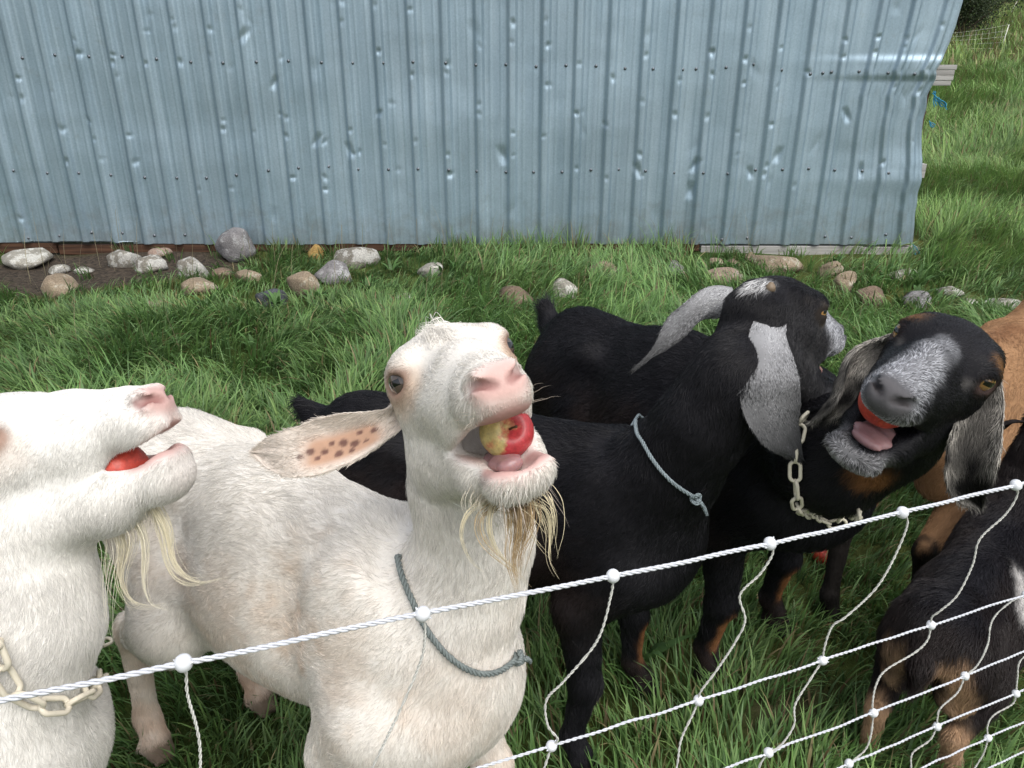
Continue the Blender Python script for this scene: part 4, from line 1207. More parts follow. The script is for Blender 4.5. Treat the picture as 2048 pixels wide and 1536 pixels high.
# ---- centre: white goat with raised head and bitten apple
def goat_centre():
    B = body_frame(-.325, 1.0, .78, -.625, 1.02)
    H = head_frame(899, 733, .850, (.15, .20, .97), (.92, .31, -.19), 1.04)
    S = Soft()
    J = body_parts(S, B, 1.02, girth=.90, belly=.95, feet={'hr': (-.70, 1.12), 'hl': (-.53, 1.24), 'fr': (-.165, .76), 'fl': (.02, .88)})
    nb = H(-.055, 0, -.055)
    pts = [B(.12, 0, .53), B(.27, 0, .56), W(950, 1110, .985), W(932, 960, .935), nb]
    Q = neck(S, pts, [.085, .086, .069, .059, .054], .045)
    jp, bp = head_parts(S, H, .185, .020, jd=.74, cav=1.4, spread=1.06, corner=.060, ul=.004, jl=.010, mw=.80)
    P = Paint((.755, .72, .665), .013)
    P.cone(B(.2, 0, .75), B(-.4, 0, .74), .10, .10, (.78, .75, .70), .06, .024, .03)
    for c, r, o in (((-.02, -.16, .50), (.10, .05, .10), .55), ((.12, -.15, .60), (.05, .05, .09), .75), ((.10, -.16, .44), (.04, .05, .12), .6), ((-.2, -.16, .55), (.1, .05, .08), .5),
                    ((-.33, -.12, .42), (.05, .05, .12), .5), ((.24, -.13, .55), (.03, .05, .12), .5), ((.36, -.02, .52), (.04, .08, .08), .35)):
        P.ell(B(*c), A(r), B.M, (.57, .43, .31), .05, None, .08, o * .7)
    for nm in J:
        j = J[nm]
        P.cone(B(*j[2]), B(*j[3]), .04, .035, (.66, .53, .42), .04, .012, .03, .8)
        P.cone(B(*j[3]), B(*j[4]), .035, .045, (.55, .38, .27), .03, .016, .02, .8)
        P.cone(B(*j[4]), B(j[4][0] + .03, j[4][1], .0), .03, .03, (.16, .12, .09), .006, 0, .004)
    P.ell(H(.05, 0, .0), A([.20, .085, .085]), H.M, (.78, .745, .69), .05, .009)
    P.ell(H(-.060, -.012, .034), A([.030, .024, .026]), H.M, (.90, .87, .83), .012, .042)
    white_face(P, H, jp, bp)
    g = body_guides(B, J) + face_guides(H)
    for a, b in zip(Q[:-1], Q[1:]): g.append((a, b, unit(a - b + A([0, 0, -.02])), .10))
    lo = np.min([H(.19, .07, .06), H(-.11, -.08, .06), H(.18, .05, -.16), H(-.1, 0, -.1), H(.18, -.05, -.16), H(.0, -.08, 0), H(0, .08, 0)], 0) - .01
    hi = np.max([H(.19, .07, .06), H(-.11, -.08, .06), H(.18, .05, -.16), H(-.1, 0, -.1), H(.18, -.05, -.16), H(.0, -.08, 0), H(0, .08, 0)], 0) + .01
    o, b = finish('goat', S, P, (lo, hi), g, (B.o[0], B.o[1], 0), 190000, 'white goat with raised head, mouth open on a yellow and red apple', cf=.0036, clump=.45)
    for s in (-1, 1): make_eye(o, H, s, M_eye_pale, look=(.55, s * .82, -.05))
    er = H(-.058, -.052, -.012); Z = (er - CAM) @ FV
    path = [er, W(772, 848, Z - .01), W(700, 880, Z - .0), W(600, 905, Z + .02), W(508, 905, Z + .05)]
    def ear_paint(V, t, v, inn):
        n1 = noise(V, 22, 3); n2 = noise(V, 120, 4)
        C = np.tile(A([.74, .66, .58]), (len(V), 1))
        w = inn * sst(.12, .25, t) * (1 - sst(.55, .72, t + (n1 - .5) * .2)) * (1 - sst(.3, .75, np.abs(v - .15)))
        C = C + (A([.50, .30, .20]) - C) * (w * .95)[:, None]
        sp = np.zeros(len(V))
        for (a, b, r) in ((.22, .02, .030), (.30, -.12, .022), (.34, .22, .030), (.40, .05, .034), (.44, .40, .032), (.47, -.05, .022), (.52, .18, .026), (.56, .35, .020), (.60, .06, .030), (.66, .22, .024), (.36, .45, .022), (.28, .30, .018)):
            sp = np.maximum(sp, inn * (1 - sst(.6, 1.1, np.hypot(t - a, (v - b) * .22) / r)))
        C = C + (A([.14, .07, .06]) - C) * (sp * .9)[:, None]
        ed = inn * sst(.55, .9, t)
        C = C + (A([.52, .47, .42]) - C) * (ed * .5)[:, None]
        L = np.where(inn > .5, .010 * (1 - w) + .0, .008)
        return C, L
    add_ear(o, path, [CV(-.12, -1, .1), CV(-.05, -1, .2)], .036, ear_paint, M_fur, 9000, curl=[(0, .95), (.2, .8), (.5, .45), (.8, .35), (1, .3)], thick=.0055, nu=90, nv=27)
    el = H(-.058, .052, -.012); Zl = (el - CAM) @ FV
    pl = [el] + [el + H.M[:, 1] * a - H.M[:, 0] * .045 * k + A([0, 0, -.012]) * k for k, a in enumerate((.012, .02, .02, .012))]
    add_ear(o, pl, CV(0, 1, .3), .036, ear_paint, M_fur, 3000, cup=.4)
    add_tongue(o, H, bp, .045, .105, 1.7, -.024, .004, .0085)
    tuft = []
    for k in range(14):
        r0 = hit(S, 878 + rng.normal(0, 14), 668 + rng.normal(0, 6)) - H.M[:, 2] * .003
        d = H.M[:, 2] * .010 - H.M[:, 1] * .006 + H.M[:, 0] * .003 + rng.normal(0, .0025, 3)
        tuft.append(([r0, r0 + d * .5, r0 + d + rng.normal(0, .0015, 3), r0 + d * 1.3 + rng.normal(0, .003, 3)], 30, .007, (.86, .83, .78)))
    strands(tuft, M_fur, o, 'forelock', 0, 0, .0003, None, 6)
    # beard
    ch = H(*jp(.115, 0, -.108)); mid = H(*jp(.06, 0, -.112)); Zc = (ch - CAM) @ FV
    CR, BR = (.70, .62, .42), (.34, .25, .15)
    paths = [([mid, W(935, 1030, Zc), W(925, 1080, Zc), W(950, 1130, Zc), W(980, 1150, Zc)], 9, .003, CR),
             ([mid, W(980, 1030, Zc), W(985, 1080, Zc), W(1010, 1120, Zc), W(1062, 1160, Zc)], 14, .004, CR),
             ([mid + (ch - mid) * .3, W(960, 1040, Zc), W(975, 1090, Zc), W(1040, 1150, Zc), W(1070, 1185, Zc)], 12, .004, (.55, .42, .25)),
             ([ch, W(1095, 1020, Zc), W(1103, 1070, Zc), W(1100, 1120, Zc), W(1122, 1165, Zc)], 12, .003, CR),
             ([ch + (mid - ch) * .5, W(1050, 1020, Zc), W(1045, 1070, Zc), W(1040, 1120, Zc), W(1036, 1170, Zc)], 60, .008, BR),
             ([ch + (mid - ch) * .4, W(1040, 1020, Zc), W(1040, 1070, Zc), W(1030, 1120, Zc), W(1040, 1195, Zc)], 60, .008, (.42, .30, .16)),
             ([ch + (mid - ch) * .3, W(1070, 1010, Zc), W(1090, 1060, Zc), W(1100, 1110, Zc), W(1105, 1130, Zc)], 24, .016, CR),
             ([mid, W(955, 1010, Zc), W(960, 1030, Zc), W(970, 1050, Zc)], 60, .014, (.74, .68, .55))]
    strands(paths, M_fur, o, 'beard', 0, 0, .00034, None)
    wk = []
    for k in range(34):
        r0 = H(*jp(rng.uniform(.10, .155), rng.choice([-1, 1]) * rng.uniform(.010, .026), -.085 - rng.uniform(0, .02))) if k % 2 else H(rng.uniform(.12, .16), rng.choice([-1, 1]) * rng.uniform(.02, .034), -.05 - rng.uniform(0, .012))
        d = unit(r0 - H(.10, 0, -.06)) * rng.uniform(.012, .034) + A([0, 0, -.004])
        wk.append(([r0 - d * .15, r0 + d * .4, r0 + d, r0 + d * 1.3 + A([0, 0, -.006])], 1, .0, (.60, .52, .44)))
    strands(wk, M_fur, o, 'whiskers', 0, 0, .00018, None, 5)
    goats['centre'] = (o, S, B, H, Q, jp, bp)

# ---- left: white goat in profile
def goat_left():
    B = body_frame(-.90, .77, .95, -.32, 1.02)
    H = head_frame(10, 872, .88, (.66, .46, .60), (.58, .25, -.78), 1.07)
    S = Soft()
    J = body_parts(S, B, 1.02, {'fr': (-.63, .58), 'fl': (-.56, .76)})
    nb = H(-.05, 0, -.05)
    pts = [B(.10, 0, .54), B(.22, 0, .55), W(58, 1250, .90), nb]
    Q = neck(S, pts, [.10, .085, .066, .060], .05)
    jp, bp = head_parts(S, H, .085, .0095, eye=.35, jd=1.12, corner=.060, ul=-.007, jl=.004, mw=.88, lx=.009)
    P = Paint((.74, .72, .68), .013)
    P.cone(B(.2, 0, .75), B(-.4, 0, .74), .10, .10, (.78, .75, .70), .06, .024, .03)
    P.ell(H(.05, 0, .0), A([.20, .085, .085]), H.M, (.72, .705, .67), .05, .009)
    P.ell(H(-.07, 0, .04), A([.05, .03, .03]), H.M, (.84, .82, .78), .02, .022)
    for nm in J:
        j = J[nm]
        P.cone(B(*j[2]), B(*j[4]), .045, .045, (.60, .46, .34), .04, .012, .03, .8)
    white_face(P, H, jp, bp, .50, .3)
    P.cone(H(-.002, -.064, -.002), H(.046, -.060, .006), .0035, .0025, (.03, .02, .018), .003, .0, .002, .95)
    P.ell(H(*jp(.155, 0, -.095)), A([.026, .034, .03]), H.M, (.50, .44, .41), .02, .006, .01, .45)
    g = body_guides(B, J) + face_guides(H)
    for a, b in zip(Q[:-1], Q[1:]): g.append((a, b, unit(a - b + A([0, 0, -.02])), .10))
    cs = [H(x, y, z) for x in (-.1, .19) for y in (-.07, .07) for z in (-.17, .06)]
    o, b = finish('goat', S, P, (np.min(cs, 0), np.max(cs, 0)), g, (B.o[0], B.o[1], 0), 130000, 'white goat in profile at left edge of photo with long curling beard', cf=.0038, clump=.45, seed=3)
    for s in (-1, 1): make_eye(o, H, s, M_eye_pale)
    def ear_paint(V, t, v, inn):
        return np.tile(A([.72, .64, .56]), (len(V), 1)), np.full(len(V), .008)
    for s in (-1, 1):
        er = H(-.060, s * .052, -.010)
        pl = [er] + [er + H.M[:, 1] * s * a - H.M[:, 0] * .03 * k + A([0, 0, -.006]) * k * k for k, a in enumerate((.02, .05, .09, .13))]
        add_ear(o, pl, H.M[:, 2], .034, ear_paint, M_fur, 1500, cup=.4)
    add_tongue(o, H, bp, .045, .095, 1.5, -.018)
    ch = H(*jp(.10, 0, -.088)); mid = H(*jp(.045, 0, -.090)); Zc = (ch - CAM) @ FV
    CR = (.70, .64, .47)
    paths = [([ch, W(335, 1060, Zc), W(350, 1130, Zc), W(400, 1165, Zc), W(455, 1150, Zc)], 26, .004, CR),
             ([ch, W(330, 1050, Zc), W(345, 1110, Zc), W(385, 1155, Zc), W(440, 1145, Zc)], 16, .004, CR),
             ([ch, W(320, 1060, Zc), W(335, 1130, Zc), W(375, 1170, Zc), W(480, 1150, Zc)], 14, .004, CR),
             ([mid + (ch - mid) * .5, W(285, 1080, Zc), W(285, 1150, Zc), W(300, 1210, Zc), W(350, 1222, Zc)], 26, .005, (.72, .67, .52)),
             ([mid, W(245, 1080, Zc), W(240, 1150, Zc), W(270, 1210, Zc), W(360, 1205, Zc)], 26, .005, CR),
             ([mid, W(255, 1070, Zc), W(245, 1130, Zc), W(245, 1180, Zc), W(275, 1240, Zc)], 24, .009, (.72, .66, .50)),
             ([mid, W(225, 1090, Zc), W(215, 1160, Zc), W(215, 1230, Zc), W(225, 1290, Zc)], 16, .009, (.74, .70, .58)),
             ([mid + (ch - mid) * .4, W(280, 1040, Zc), W(275, 1070, Zc), W(280, 1090, Zc)], 90, .016, (.76, .71, .60))]
    strands(paths, M_fur, o, 'beard', 0, 0, .00032, None)
    goats['left'] = (o, S, B, H, Q, jp, bp)

BLK, BLK2 = (.0078, .0076, .0098), (.020, .0125, .0105)
RUST, ROAN = (.26, .115, .045), (.36, .37, .39)

def dark_body_paint(P, B, J, stripes=(), feet=(.02, .012, .01)):
    for c, r, o in (((-.1, -.14, .45), (.15, .06, .12), .8), ((.1, -.13, .42), (.12, .06, .1), .6), ((-.35, -.1, .5), (.08, .08, .1), .7), ((-.35, .1, .5), (.08, .08, .1), .7)):
        P.ell(B(*c), A(r), B.M, BLK2, .06, None, .06, o)
    for nm in stripes:
        j = J[nm]
        fw = .024 if nm[0] == 'f' else -.026
        mid = [(j[2][i] + j[3][i]) / 2 for i in range(3)]
        P.cone(B(j[2][0] + fw, j[2][1], j[2][2] - .015), B(j[3][0] + fw, j[3][1], j[3][2] + .02), .015, .014, RUST, .007, .006, .010, .95)
        P.cone(B(*j[3]), B(*j[4]), .030, .034, BLK2, .02, .01, .02, .9)
    for nm in J:
        j = J[nm]
        P.cone(B(*j[4]), B(j[4][0] + .03, j[4][1], .0), .03, .03, (.014, .011, .010), .006, 0, .004)

# ---- black goat with a blue twine collar, looking away
def goat_away():
    B = body_frame(.00, 1.30, .93, -.36, .945)
    H = head_frame(1560, 612, 1.28, (.55, .0, -.84), (-.82, .14, -.55), 1.04)
    S = Soft()
    J = body_parts(S, B, .945, {'fr': (.135, 1.08), 'fl': (.29, 1.28)})
    nb = H(-.055, 0, -.05)
    pts = [B(.10, 0, .53), B(.24, 0, .54), W(1440, 800, 1.22), nb]
    Q = neck(S, pts, [.09, .09, .064, .054], .05)
    jp, bp = head_parts(S, H, .22, .018, roman=.006, eye=.2)
    S.cone(B(-.42, 0, .60), B(-.47, 0, .62), .03, .024, .03); S.cone(B(-.47, 0, .62), B(-.505, 0, .645), .024, .016, .02)
    P = Paint(BLK, .016)
    dark_body_paint(P, B, J, ('fl',))
    P.cone(B(.2, 0, .75), B(-.4, 0, .74), .09, .09, None, .06, .022, .03)
    P.cone(B(-.45, 0, .61), B(-.53, 0, .66), .03, .03, None, .02, .032, .01)
    P.ell(H(.02, 0, -.04), A([.13, .08, .10]), H.M, None, .02, .009)
    P.ell(H(-.072, -.004, .036), A([.026, .020, .026]), H.M, (.72, .72, .72), .010, .026, .012)
    P.cone(H(.05, -.03, .0), H(.16, -.028, -.05), .030, .036, (.42, .43, .46), .012, .007, .014, .95)
    P.cone(H(.05, .03, .0), H(.16, .028, -.05), .030, .036, (.42, .43, .46), .012, .007, .014, .95)
    P.ell(H(.17, 0, -.045), A([.03, .04, .04]), H.M, (.10, .10, .11), .012, .004)
    P.ell(H(*jp(.14, 0, -.10)), A([.035, .04, .026]), H.M, (.10, .10, .11), .012, .005)
    P.cone(H(*bp(.08, 0)), H(*bp(.19, 0)), .010, .02, (.32, .18, .18), .006, .0, .004, .95, (H.M[:, 1], 2.5))
    for s in (-1, 1):
        P.cone(H(-.02, s * .052, .020), H(.015, s * .062, .010), .005, .005, (.30, .25, .20), .006, .006, .006, .7)
        P.cone(H(.015, s * .062, .010), H(.022, s * .060, -.016), .004, .004, (.30, .25, .20), .006, .006, .006, .6)
        P.ell(H(.020, s * .062, .0), A([.026, .022, .016]), H.M, (.02, .015, .012), .005, .001)
    g = body_guides(B, J) + face_guides(H)
    for a, b in zip(Q[:-1], Q[1:]): g.append((a, b, unit(a - b + A([0, 0, -.02])), .10))
    cs = [H(x, y, z) for x in (-.1, .18) for y in (-.07, .07) for z in (-.15, .05)]
    o, b = finish('goat', S, P, (np.min(cs, 0), np.max(cs, 0)), g, (B.o[0], B.o[1], 0), 120000, 'black goat with blue twine collar looking away, showing a speckled grey ear', roan=True, furmat=M_dark, cf=.0048, seed=5, width=.00036)
    for s in (-1, 1): make_eye(o, H, s, M_eye_gold)
    # small horn bud
    hb = hit(S, 1541, 577); V, Fs = tube([hb - H.M[:, 2] * .004, hb + H.M[:, 2] * .004, hb + H.M[:, 2] * .010], [.009, .0075, .003], 8)
    obj('horn_bud', mesh_data('horn_bud', V, Fs), mat_plain('horn', (.20, .15, .10), rough=.5), o)
    def ear_paint(V, t, v, inn):
        sh = np.interp(t, [0, .12, .4, .75, .92, 1], [.66, .62, .40, .23, .11, .02]) * (1 - .25 * np.abs(v)) * (.85 + .3 * noise(V, 40, 3))
        C = np.stack([sh, sh * 1.01, sh * 1.04], -1)
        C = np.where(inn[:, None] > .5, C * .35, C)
        return C, np.full(len(V), .0050)
    path = [H(-.050, -.040, .0)]
    for px, py in ((1541, 655), (1543, 705), (1544, 760), (1547, 810), (1560, 855), (1584, 893), (1603, 922)):
        path.append(hit(S, px, py) + unit(CAM - hit(S, px, py)) * min(.016, .007 * len(path) - .006))
    zs = [min((path[0] - CAM) @ FV, (path[1] - CAM) @ FV)]
    for p in path[1:]: zs.append(min((p - CAM) @ FV, zs[-1] + .004))
    path = [path[0]] + [W(*q, z) for q, z in zip(((1541, 655), (1543, 705), (1544, 760), (1547, 810), (1560, 855), (1584, 893), (1603, 922)), zs[1:])]
    add_ear(o, path, [CV(-1, .1, .15), CV(-1, -.3, .1)], .047, ear_paint, M_fur, 16000, cup=.22, thick=.006, roan=True,
            prof=[(0, .15), (.08, .40), (.2, .62), (.36, .86), (.52, 1.0), (.68, .98), (.82, .72), (.93, .38), (1, .08)])
    lt = H(-.056, .046, .002); Zl = (lt - CAM) @ FV
    path = [lt, W(1420, 612, Zl), W(1375, 648, Zl + .0), W(1330, 690, Zl - .0), W(1263, 744, Zl - .02)]
    add_ear(o, path, [CV(.5, 1, .35), CV(.6, 1, .45)], .035, ear_paint, M_fur, 9000, cup=.5, thick=.006, roan=True,
            prof=[(0, .7), (.1, .9), (.3, 1), (.5, .90), (.68, .65), (.82, .36), (.93, .18), (1, .05)])
    add_tongue(o, H, bp, .06, .13, 1.4, -.012)
    goats['away'] = (o, S, B, H, Q, jp, bp)

# ---- black goat bleating at the camera, chain collar
def goat_laugh():
    B = body_frame(.41, 1.52, .62, -.78, 1.04, 0.0, .035)
    H = head_frame(1893, 708, 1.0, (-.19, -.04, .98), (.82, -.57, .14), .98)
    S = Soft()
    J = body_parts(S, B, 1.04, {'fr': (.435, 1.30), 'fl': (.635, 1.48)})
    nb = H(-.055, 0, -.055)
    pts = [B(.12, 0, .56), B(.26, 0, .58), W(1672, 925, 1.20), W(1800, 835, 1.12), nb]
    Q = neck(S, pts, [.10, .10, .080, .066, .060], .05)
    jp, bp = head_parts(S, H, .265, .023, roman=.008, cav=1.5, spread=1.25, jd=.72, corner=.062, ul=.004, mw=.92)
    S.cone(B(-.41, 0, .61), B(-.46, 0, .63), .03, .024, .03); S.cone(B(-.46, 0, .63), B(-.475, 0, .675), .026, .020, .02)
    P = Paint(BLK, .017)
    dark_body_paint(P, B, J, ('fr', 'fl'))
    P.cone(B(.2, 0, .75), B(-.4, 0, .74), .09, .09, None, .06, .026, .03)
    P.cone(B(-.45, 0, .63), B(-.52, 0, .73), .035, .04, None, .02, .038, .01)
    P.ell(H(.02, 0, -.04), A([.13, .08, .10]), H.M, None, .02, .008)
    WH = (.42, .43, .46)
    P.cone(H(.068, 0, .018), H(.160, 0, -.02), .012, .038, WH, .012, .009, .016, .95)
    P.ell(H(.145, 0, -.070), A([.040, .05, .028]), H.M, (.46, .46, .48), .012, .006, .012, .95)
    P.ell(H(*jp(.135, 0, -.10)), A([.045, .05, .034]), H.M, (.36, .36, .37), .014, .007, .014, .9)
    P.ell(H(*jp(.10, 0, -.13)), A([.045, .03, .02]), H.M, (.22, .15, .09), .014, .012, .014, .6)
    P.ell(H(.168, 0, -.038), A([.019, .031, .021]), H.M, (.105, .10, .105), .008, .0012, .005, .95)
    P.ell(H(.172, 0, -.062), A([.014, .016, .016]), H.M, (.11, .108, .112), .008, .002, .006, .8)
    P.cone(H(*bp(.075, 0)), H(*bp(.19, 0)), .012, .020, (.34, .21, .21), .006, .0, .004, .95, (H.M[:, 1], 2.2))
    P.ell(H(-.060, -.004, .034), A([.026, .012, .022]), H.M, (.72, .72, .70), .008, .036, .010)
    for s in (-1, 1):
        P.ell(H(.012, s * .056, .026), A([.018, .016, .009]), H.M, (.26, .13, .05), .008, .006, .008, .85)
        P.ell(H(.021, s * .062, .0), A([.026, .022, .0165]), H.M, (.05, .03, .026), .005, .001)
        P.cone(H(.046, s * .050, .000), H(.060, s * .040, -.004), .004, .003, (.3, .28, .26), .008, .005, .008, .22)
        P.cone(H(.176, s * .008, -.038), H(.160, s * .025, -.031), .004, .006, (.015, .012, .012), .004, .0, .002, .9)
    P.ell(W(1745, 945, 1.10), A([.026, .03, .03]), np.eye(3), RUST, .015, .010, .02, .9)
    g = body_guides(B, J) + face_guides(H)
    for a, b in zip(Q[:-1], Q[1:]): g.append((a, b, unit(a - b + A([0, 0, -.02])), .10))
    cs = [H(x, y, z) for x in (-.1, .18) for y in (-.07, .07) for z in (-.17, .05)]
    o, b = finish('goat', S, P, (np.min(cs, 0), np.max(cs, 0)), g, (B.o[0], B.o[1], 0), 130000, 'black goat with grey muzzle and chain collar, mouth wide open at camera', roan=True, furmat=M_dark, cf=.0042, seed=7, width=.00036)
    for s in (-1, 1): make_eye(o, H, s, M_eye_gold, look=(.6, s * .8, .0))
    def ear_paint(V, t, v, inn):
        n1 = noise(V, 60, 3); n2 = noise(V, 200, 4)
        pale = np.clip(1.0 - .95 * sst(.2, .8, t) + (n1 - .5) * 1.3 + .3 * sst(.4, .9, np.abs(v)), 0, 1)
        C = A([.012, .011, .011]) + (A([.50, .47, .42]) - A([.012, .011, .011])) * pale[:, None]
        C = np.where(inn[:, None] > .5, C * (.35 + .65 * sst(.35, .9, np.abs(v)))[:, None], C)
        return C * (.8 + .4 * n2)[:, None], np.where(inn > .5, .013, .008)
    rt = H(-.060, -.050, -.004); Zr = (rt - CAM) @ FV
    path = [rt, W(1772, 690, Zr + .0), W(1715, 715, Zr - .005), W(1688, 760, Zr - .01), W(1670, 800, Zr - .01), W(1625, 845, Zr + .0)]
    add_ear(o, path, [CV(-.45, .8, .3), CV(-.75, .3, .6)], .030, ear_paint, M_fur, 9000, roan=True, nu=70, nv=21, thick=.006, curl=[(0, -.5), (.3, -.7), (.6, -.8), (1, -.9)],
            prof=[(0, .55), (.1, .65), (.3, .85), (.5, 1.0), (.7, 1.05), (.85, .8), (.95, .4), (1, .1)])
    lt = H(-.060, .050, -.008); Zl = (lt - CAM) @ FV
    path = [lt, W(1968, 815, Zl - .01), W(1955, 860, Zl - .02), W(1940, 920, Zl - .02), W(1938, 970, Zl - .01), W(1962, 1010, Zl)]
    add_ear(o, path, [CV(1, .1, .5), CV(1, -.1, .45)], .036, ear_paint, M_fur, 9000, roan=True, nu=70, nv=21, thick=.006, curl=[(0, .6), (.4, .8), (1, .7)],
            prof=[(0, .5), (.1, .6), (.3, .85), (.5, 1.05), (.68, 1.0), (.82, .75), (.93, .4), (1, .08)])
    add_tongue(o, H, bp, .045, .110, 3.0, -.026, .003, .0080)
    goats['laugh'] = (o, S, B, H, Q, jp, bp)

# ---- tan goat behind
def goat_tan():
    B = body_frame(1.20, 1.80, .80, .60, .92)
    S = Soft()
    J = body_parts(S, B, .92, {'hl': (.78, 1.52), 'hr': (.97, 1.46)})
    pts = [B(.12, 0, .55), B(.28, 0, .57), B(.46, 0, .68), B(.58, 0, .82)]
    Q = neck(S, pts, [.10, .095, .08, .062], .06)
    f = B.M[:, 0]; H = Frame(B(.63, 0, .86), unit(f * .9 - A([0, 0, .45])), B.M[:, 1], unit(f * .45 + A([0, 0, .9])), 1.0)
    jp, bp = head_parts(S, H, .02, .002)
    P = Paint((.31, .175, .088), .015)
    P.ell(B(.0, 0, .36), A([.3, .12, .06]), B.M, (.48, .33, .20), .05, None, .04, .9)
    P.ell(B(-.12, .0, .33), A([.05, .12, .04]), B.M, (.62, .55, .48), .02, None, .03, .8)
    P.cone(B(.1, 0, .70), B(-.35, 0, .69), .03, .03, (.16, .07, .03), .03, .02, .03, .7)
    P.ell(H(.13, 0, -.05), A([.06, .05, .05]), H.M, (.10, .05, .03), .02, .008)
    for nm in J:
        j = J[nm]
        P.cone(B(j[2][0], j[2][1], j[2][2] - .01), B(*j[3]), .045, .040, (.010, .008, .007), .008, .010, .012, 1.0)
        P.cone(B(*j[3]), B(*j[4]), .042, .05, (.010, .008, .007), .010, .012, .012)
    g = body_guides(B, J) + face_guides(H)
    for a, b in zip(Q[:-1], Q[1:]): g.append((a, b, unit(a - b + A([0, 0, -.02])), .10))
    o, b = finish('goat', S, P, (H.o - .02, H.o + .02), g, (B.o[0], B.o[1], 0), 70000, 'tan goat with black lower legs standing behind the bleating black goat', cf=.009, cc=.012, seed=9, width=.0004)
    for s in (-1, 1):
        make_eye(o, H, s, M_eye_gold)
        er = H(-.060, s * .052, -.010)
        pl = [er] + [er + H.M[:, 1] * s * a + A([0, 0, -.012]) * k * k for k, a in enumerate((.02, .05, .07, .08))]
        add_ear(o, pl, H.M[:, 0], .034, lambda V, t, v, inn: (np.tile(A([.33, .17, .075]), (len(V), 1)), np.full(len(V), .008)), M_fur, 800, cup=.3)
    goats['tan'] = (o, S, B, H, Q, jp, bp)

# ---- dark brown kid with its back to the camera
def goat_kid():
    sc = .61
    B = body_frame(.90, 1.21, .72, .69, sc)
    S = Soft()
    J = body_parts(S, B, sc, {'hl': (.70, 1.11), 'hr': (.83, 1.05)}, girth=1.12)
    pts = [B(.12, 0, .56), B(.25, 0, .60), B(.38, 0, .74), B(.44, 0, .90)]
    Q = neck(S, pts, [.068, .066, .052, .045], .04)
    f = B.M[:, 0]; H = Frame(B(.49, .0, .96), unit(f * .9 - A([0, 0, .3])), B.M[:, 1], unit(f * .3 + A([0, 0, .9])), .74)
    jp, bp = head_parts(S, H, .02, .002)
    S.cone(B(-.42, 0, .60), B(-.48, 0, .56), .022, .016, .02); S.cone(B(-.48, 0, .56), B(-.495, 0, .48), .017, .010, .02)
    P = Paint((.014, .009, .0085), .018)
    P.cone(B(.2, 0, .72), B(-.3, 0, .70), .05, .06, (.009, .009, .013), .04, .02, .04, .9)
    P.ell(hit(S, 1832, 1062), A([.030, .04, .035]), np.eye(3), (.62, .60, .58), .010, None, .02, .95)
    P.ell(hit(S, 2044, 1185), A([.018, .05, .060]), np.eye(3), (.66, .64, .62), .010, None, .02, .95)
    P.ell(B(.25, -.14, .40), A([.10, .06, .08]), B.M, (.70, .68, .66), .012, None, .02, .95)
    P.ell(H(-.085, 0, .03), A([.022, .03, .03]), H.M, (.70, .68, .66), .008, None, .01)
    FAWN = (.42, .27, .16)
    for nm in ('hl', 'hr'):
        j = J[nm]
        P.cone(B(j[0][0] - .12, j[0][1], j[0][2] - .02), B(j[2][0] - .03, j[2][1] * .95, j[2][2] + .10), .026, .030, FAWN, .018, None, .03, .9)
        P.cone(B(j[2][0] - .02, j[2][1], j[2][2] + .02), B(*j[3]), .028, .026, FAWN, .012, .012, .02, .95)
        P.cone(B(*j[3]), B(*j[4]), .03, .03, (.33, .19, .10), .012, .012, .02, .95)
    for nm in ('fl', 'fr'):
        j = J[nm]
        P.cone(B(*j[2]), B(*j[4]), .03, .03, (.33, .19, .10), .012, .012, .02, .95)
    g = body_guides(B, J) + face_guides(H)
    for a, b in zip(Q[:-1], Q[1:]): g.append((a, b, unit(a - b + A([0, 0, -.02])), .08))
    o, b = finish('goat_kid', S, P, (H.o - .02, H.o + .02), g, (B.o[0], B.o[1], 0), 90000, 'dark brown goat kid with fawn hind legs and white side patches behind net', 'goat', M_dark, roan=False, cf=.008, cc=.009, seed=11, width=.00038, lift=.42, swirl=.9)
    for s in (-1, 1):
        make_eye(o, H, s, M_eye_gold)
        er = H(-.060, s * .052, -.010)
        pl = [er] + [er + H.M[:, 1] * s * a + A([0, 0, -.010]) * k * k for k, a in enumerate((.015, .04, .06, .075))]
        add_ear(o, pl, H.M[:, 0], .026, lambda V, t, v, inn: (np.tile(A([.015, .011, .010]), (len(V), 1)), np.full(len(V), .008)), M_dark, 800, cup=.3)
    goats['kid'] = (o, S, B, H, Q, jp, bp)

WHICH = ['centre', 'left', 'away', 'laugh', 'tan', 'kid']
if 'goats' in PARTS:
    for nm in WHICH: globals()['goat_' + nm]()
# ------------------------------------------------------------------ collars and apples
def collar_ring(S, px, axis_pt, lift, n_back=26, back_lift=None):
    """the seen run of a collar lies on the coat; the rest goes round behind the neck"""
    front = A([hit(S, *p) for p in px])
    for _ in range(2): front[1:-1] = front[1:-1] * .5 + (front[2:] + front[:-2]) * .25
    mid = (front[0] + front[-1]) / 2; ray = unit(mid - CAM); ctr = mid + ray * .06
    out = []
    for q in np.linspace(0, 1, n_back + 2)[1:-1]:
        p = front[-1] * (1 - q) + front[0] * q + ray * .13 * math.sin(math.pi * q) ** .7 + A([0, 0, .03]) * math.sin(math.pi * q)
        d = unit(p - ctr); r = np.linspace(0, .12, 120)
        v = S.eval(p + r[:, None] * d); bl = lift if back_lift is None else back_lift
        k = np.argmax(v > bl) if (v > bl).any() else 0
        out.append(p + d * r[k])
    fr = []
    for p in front:
        g = A([S.eval(A([p + e, p - e])) for e in np.eye(3) * .002])
        nn = unit(g[:, 0] - g[:, 1])
        for _ in range(3): p = p + nn * (lift - S.eval(p[None])[0])
        fr.append(p)
    return np.vstack([fr, out]), ctr

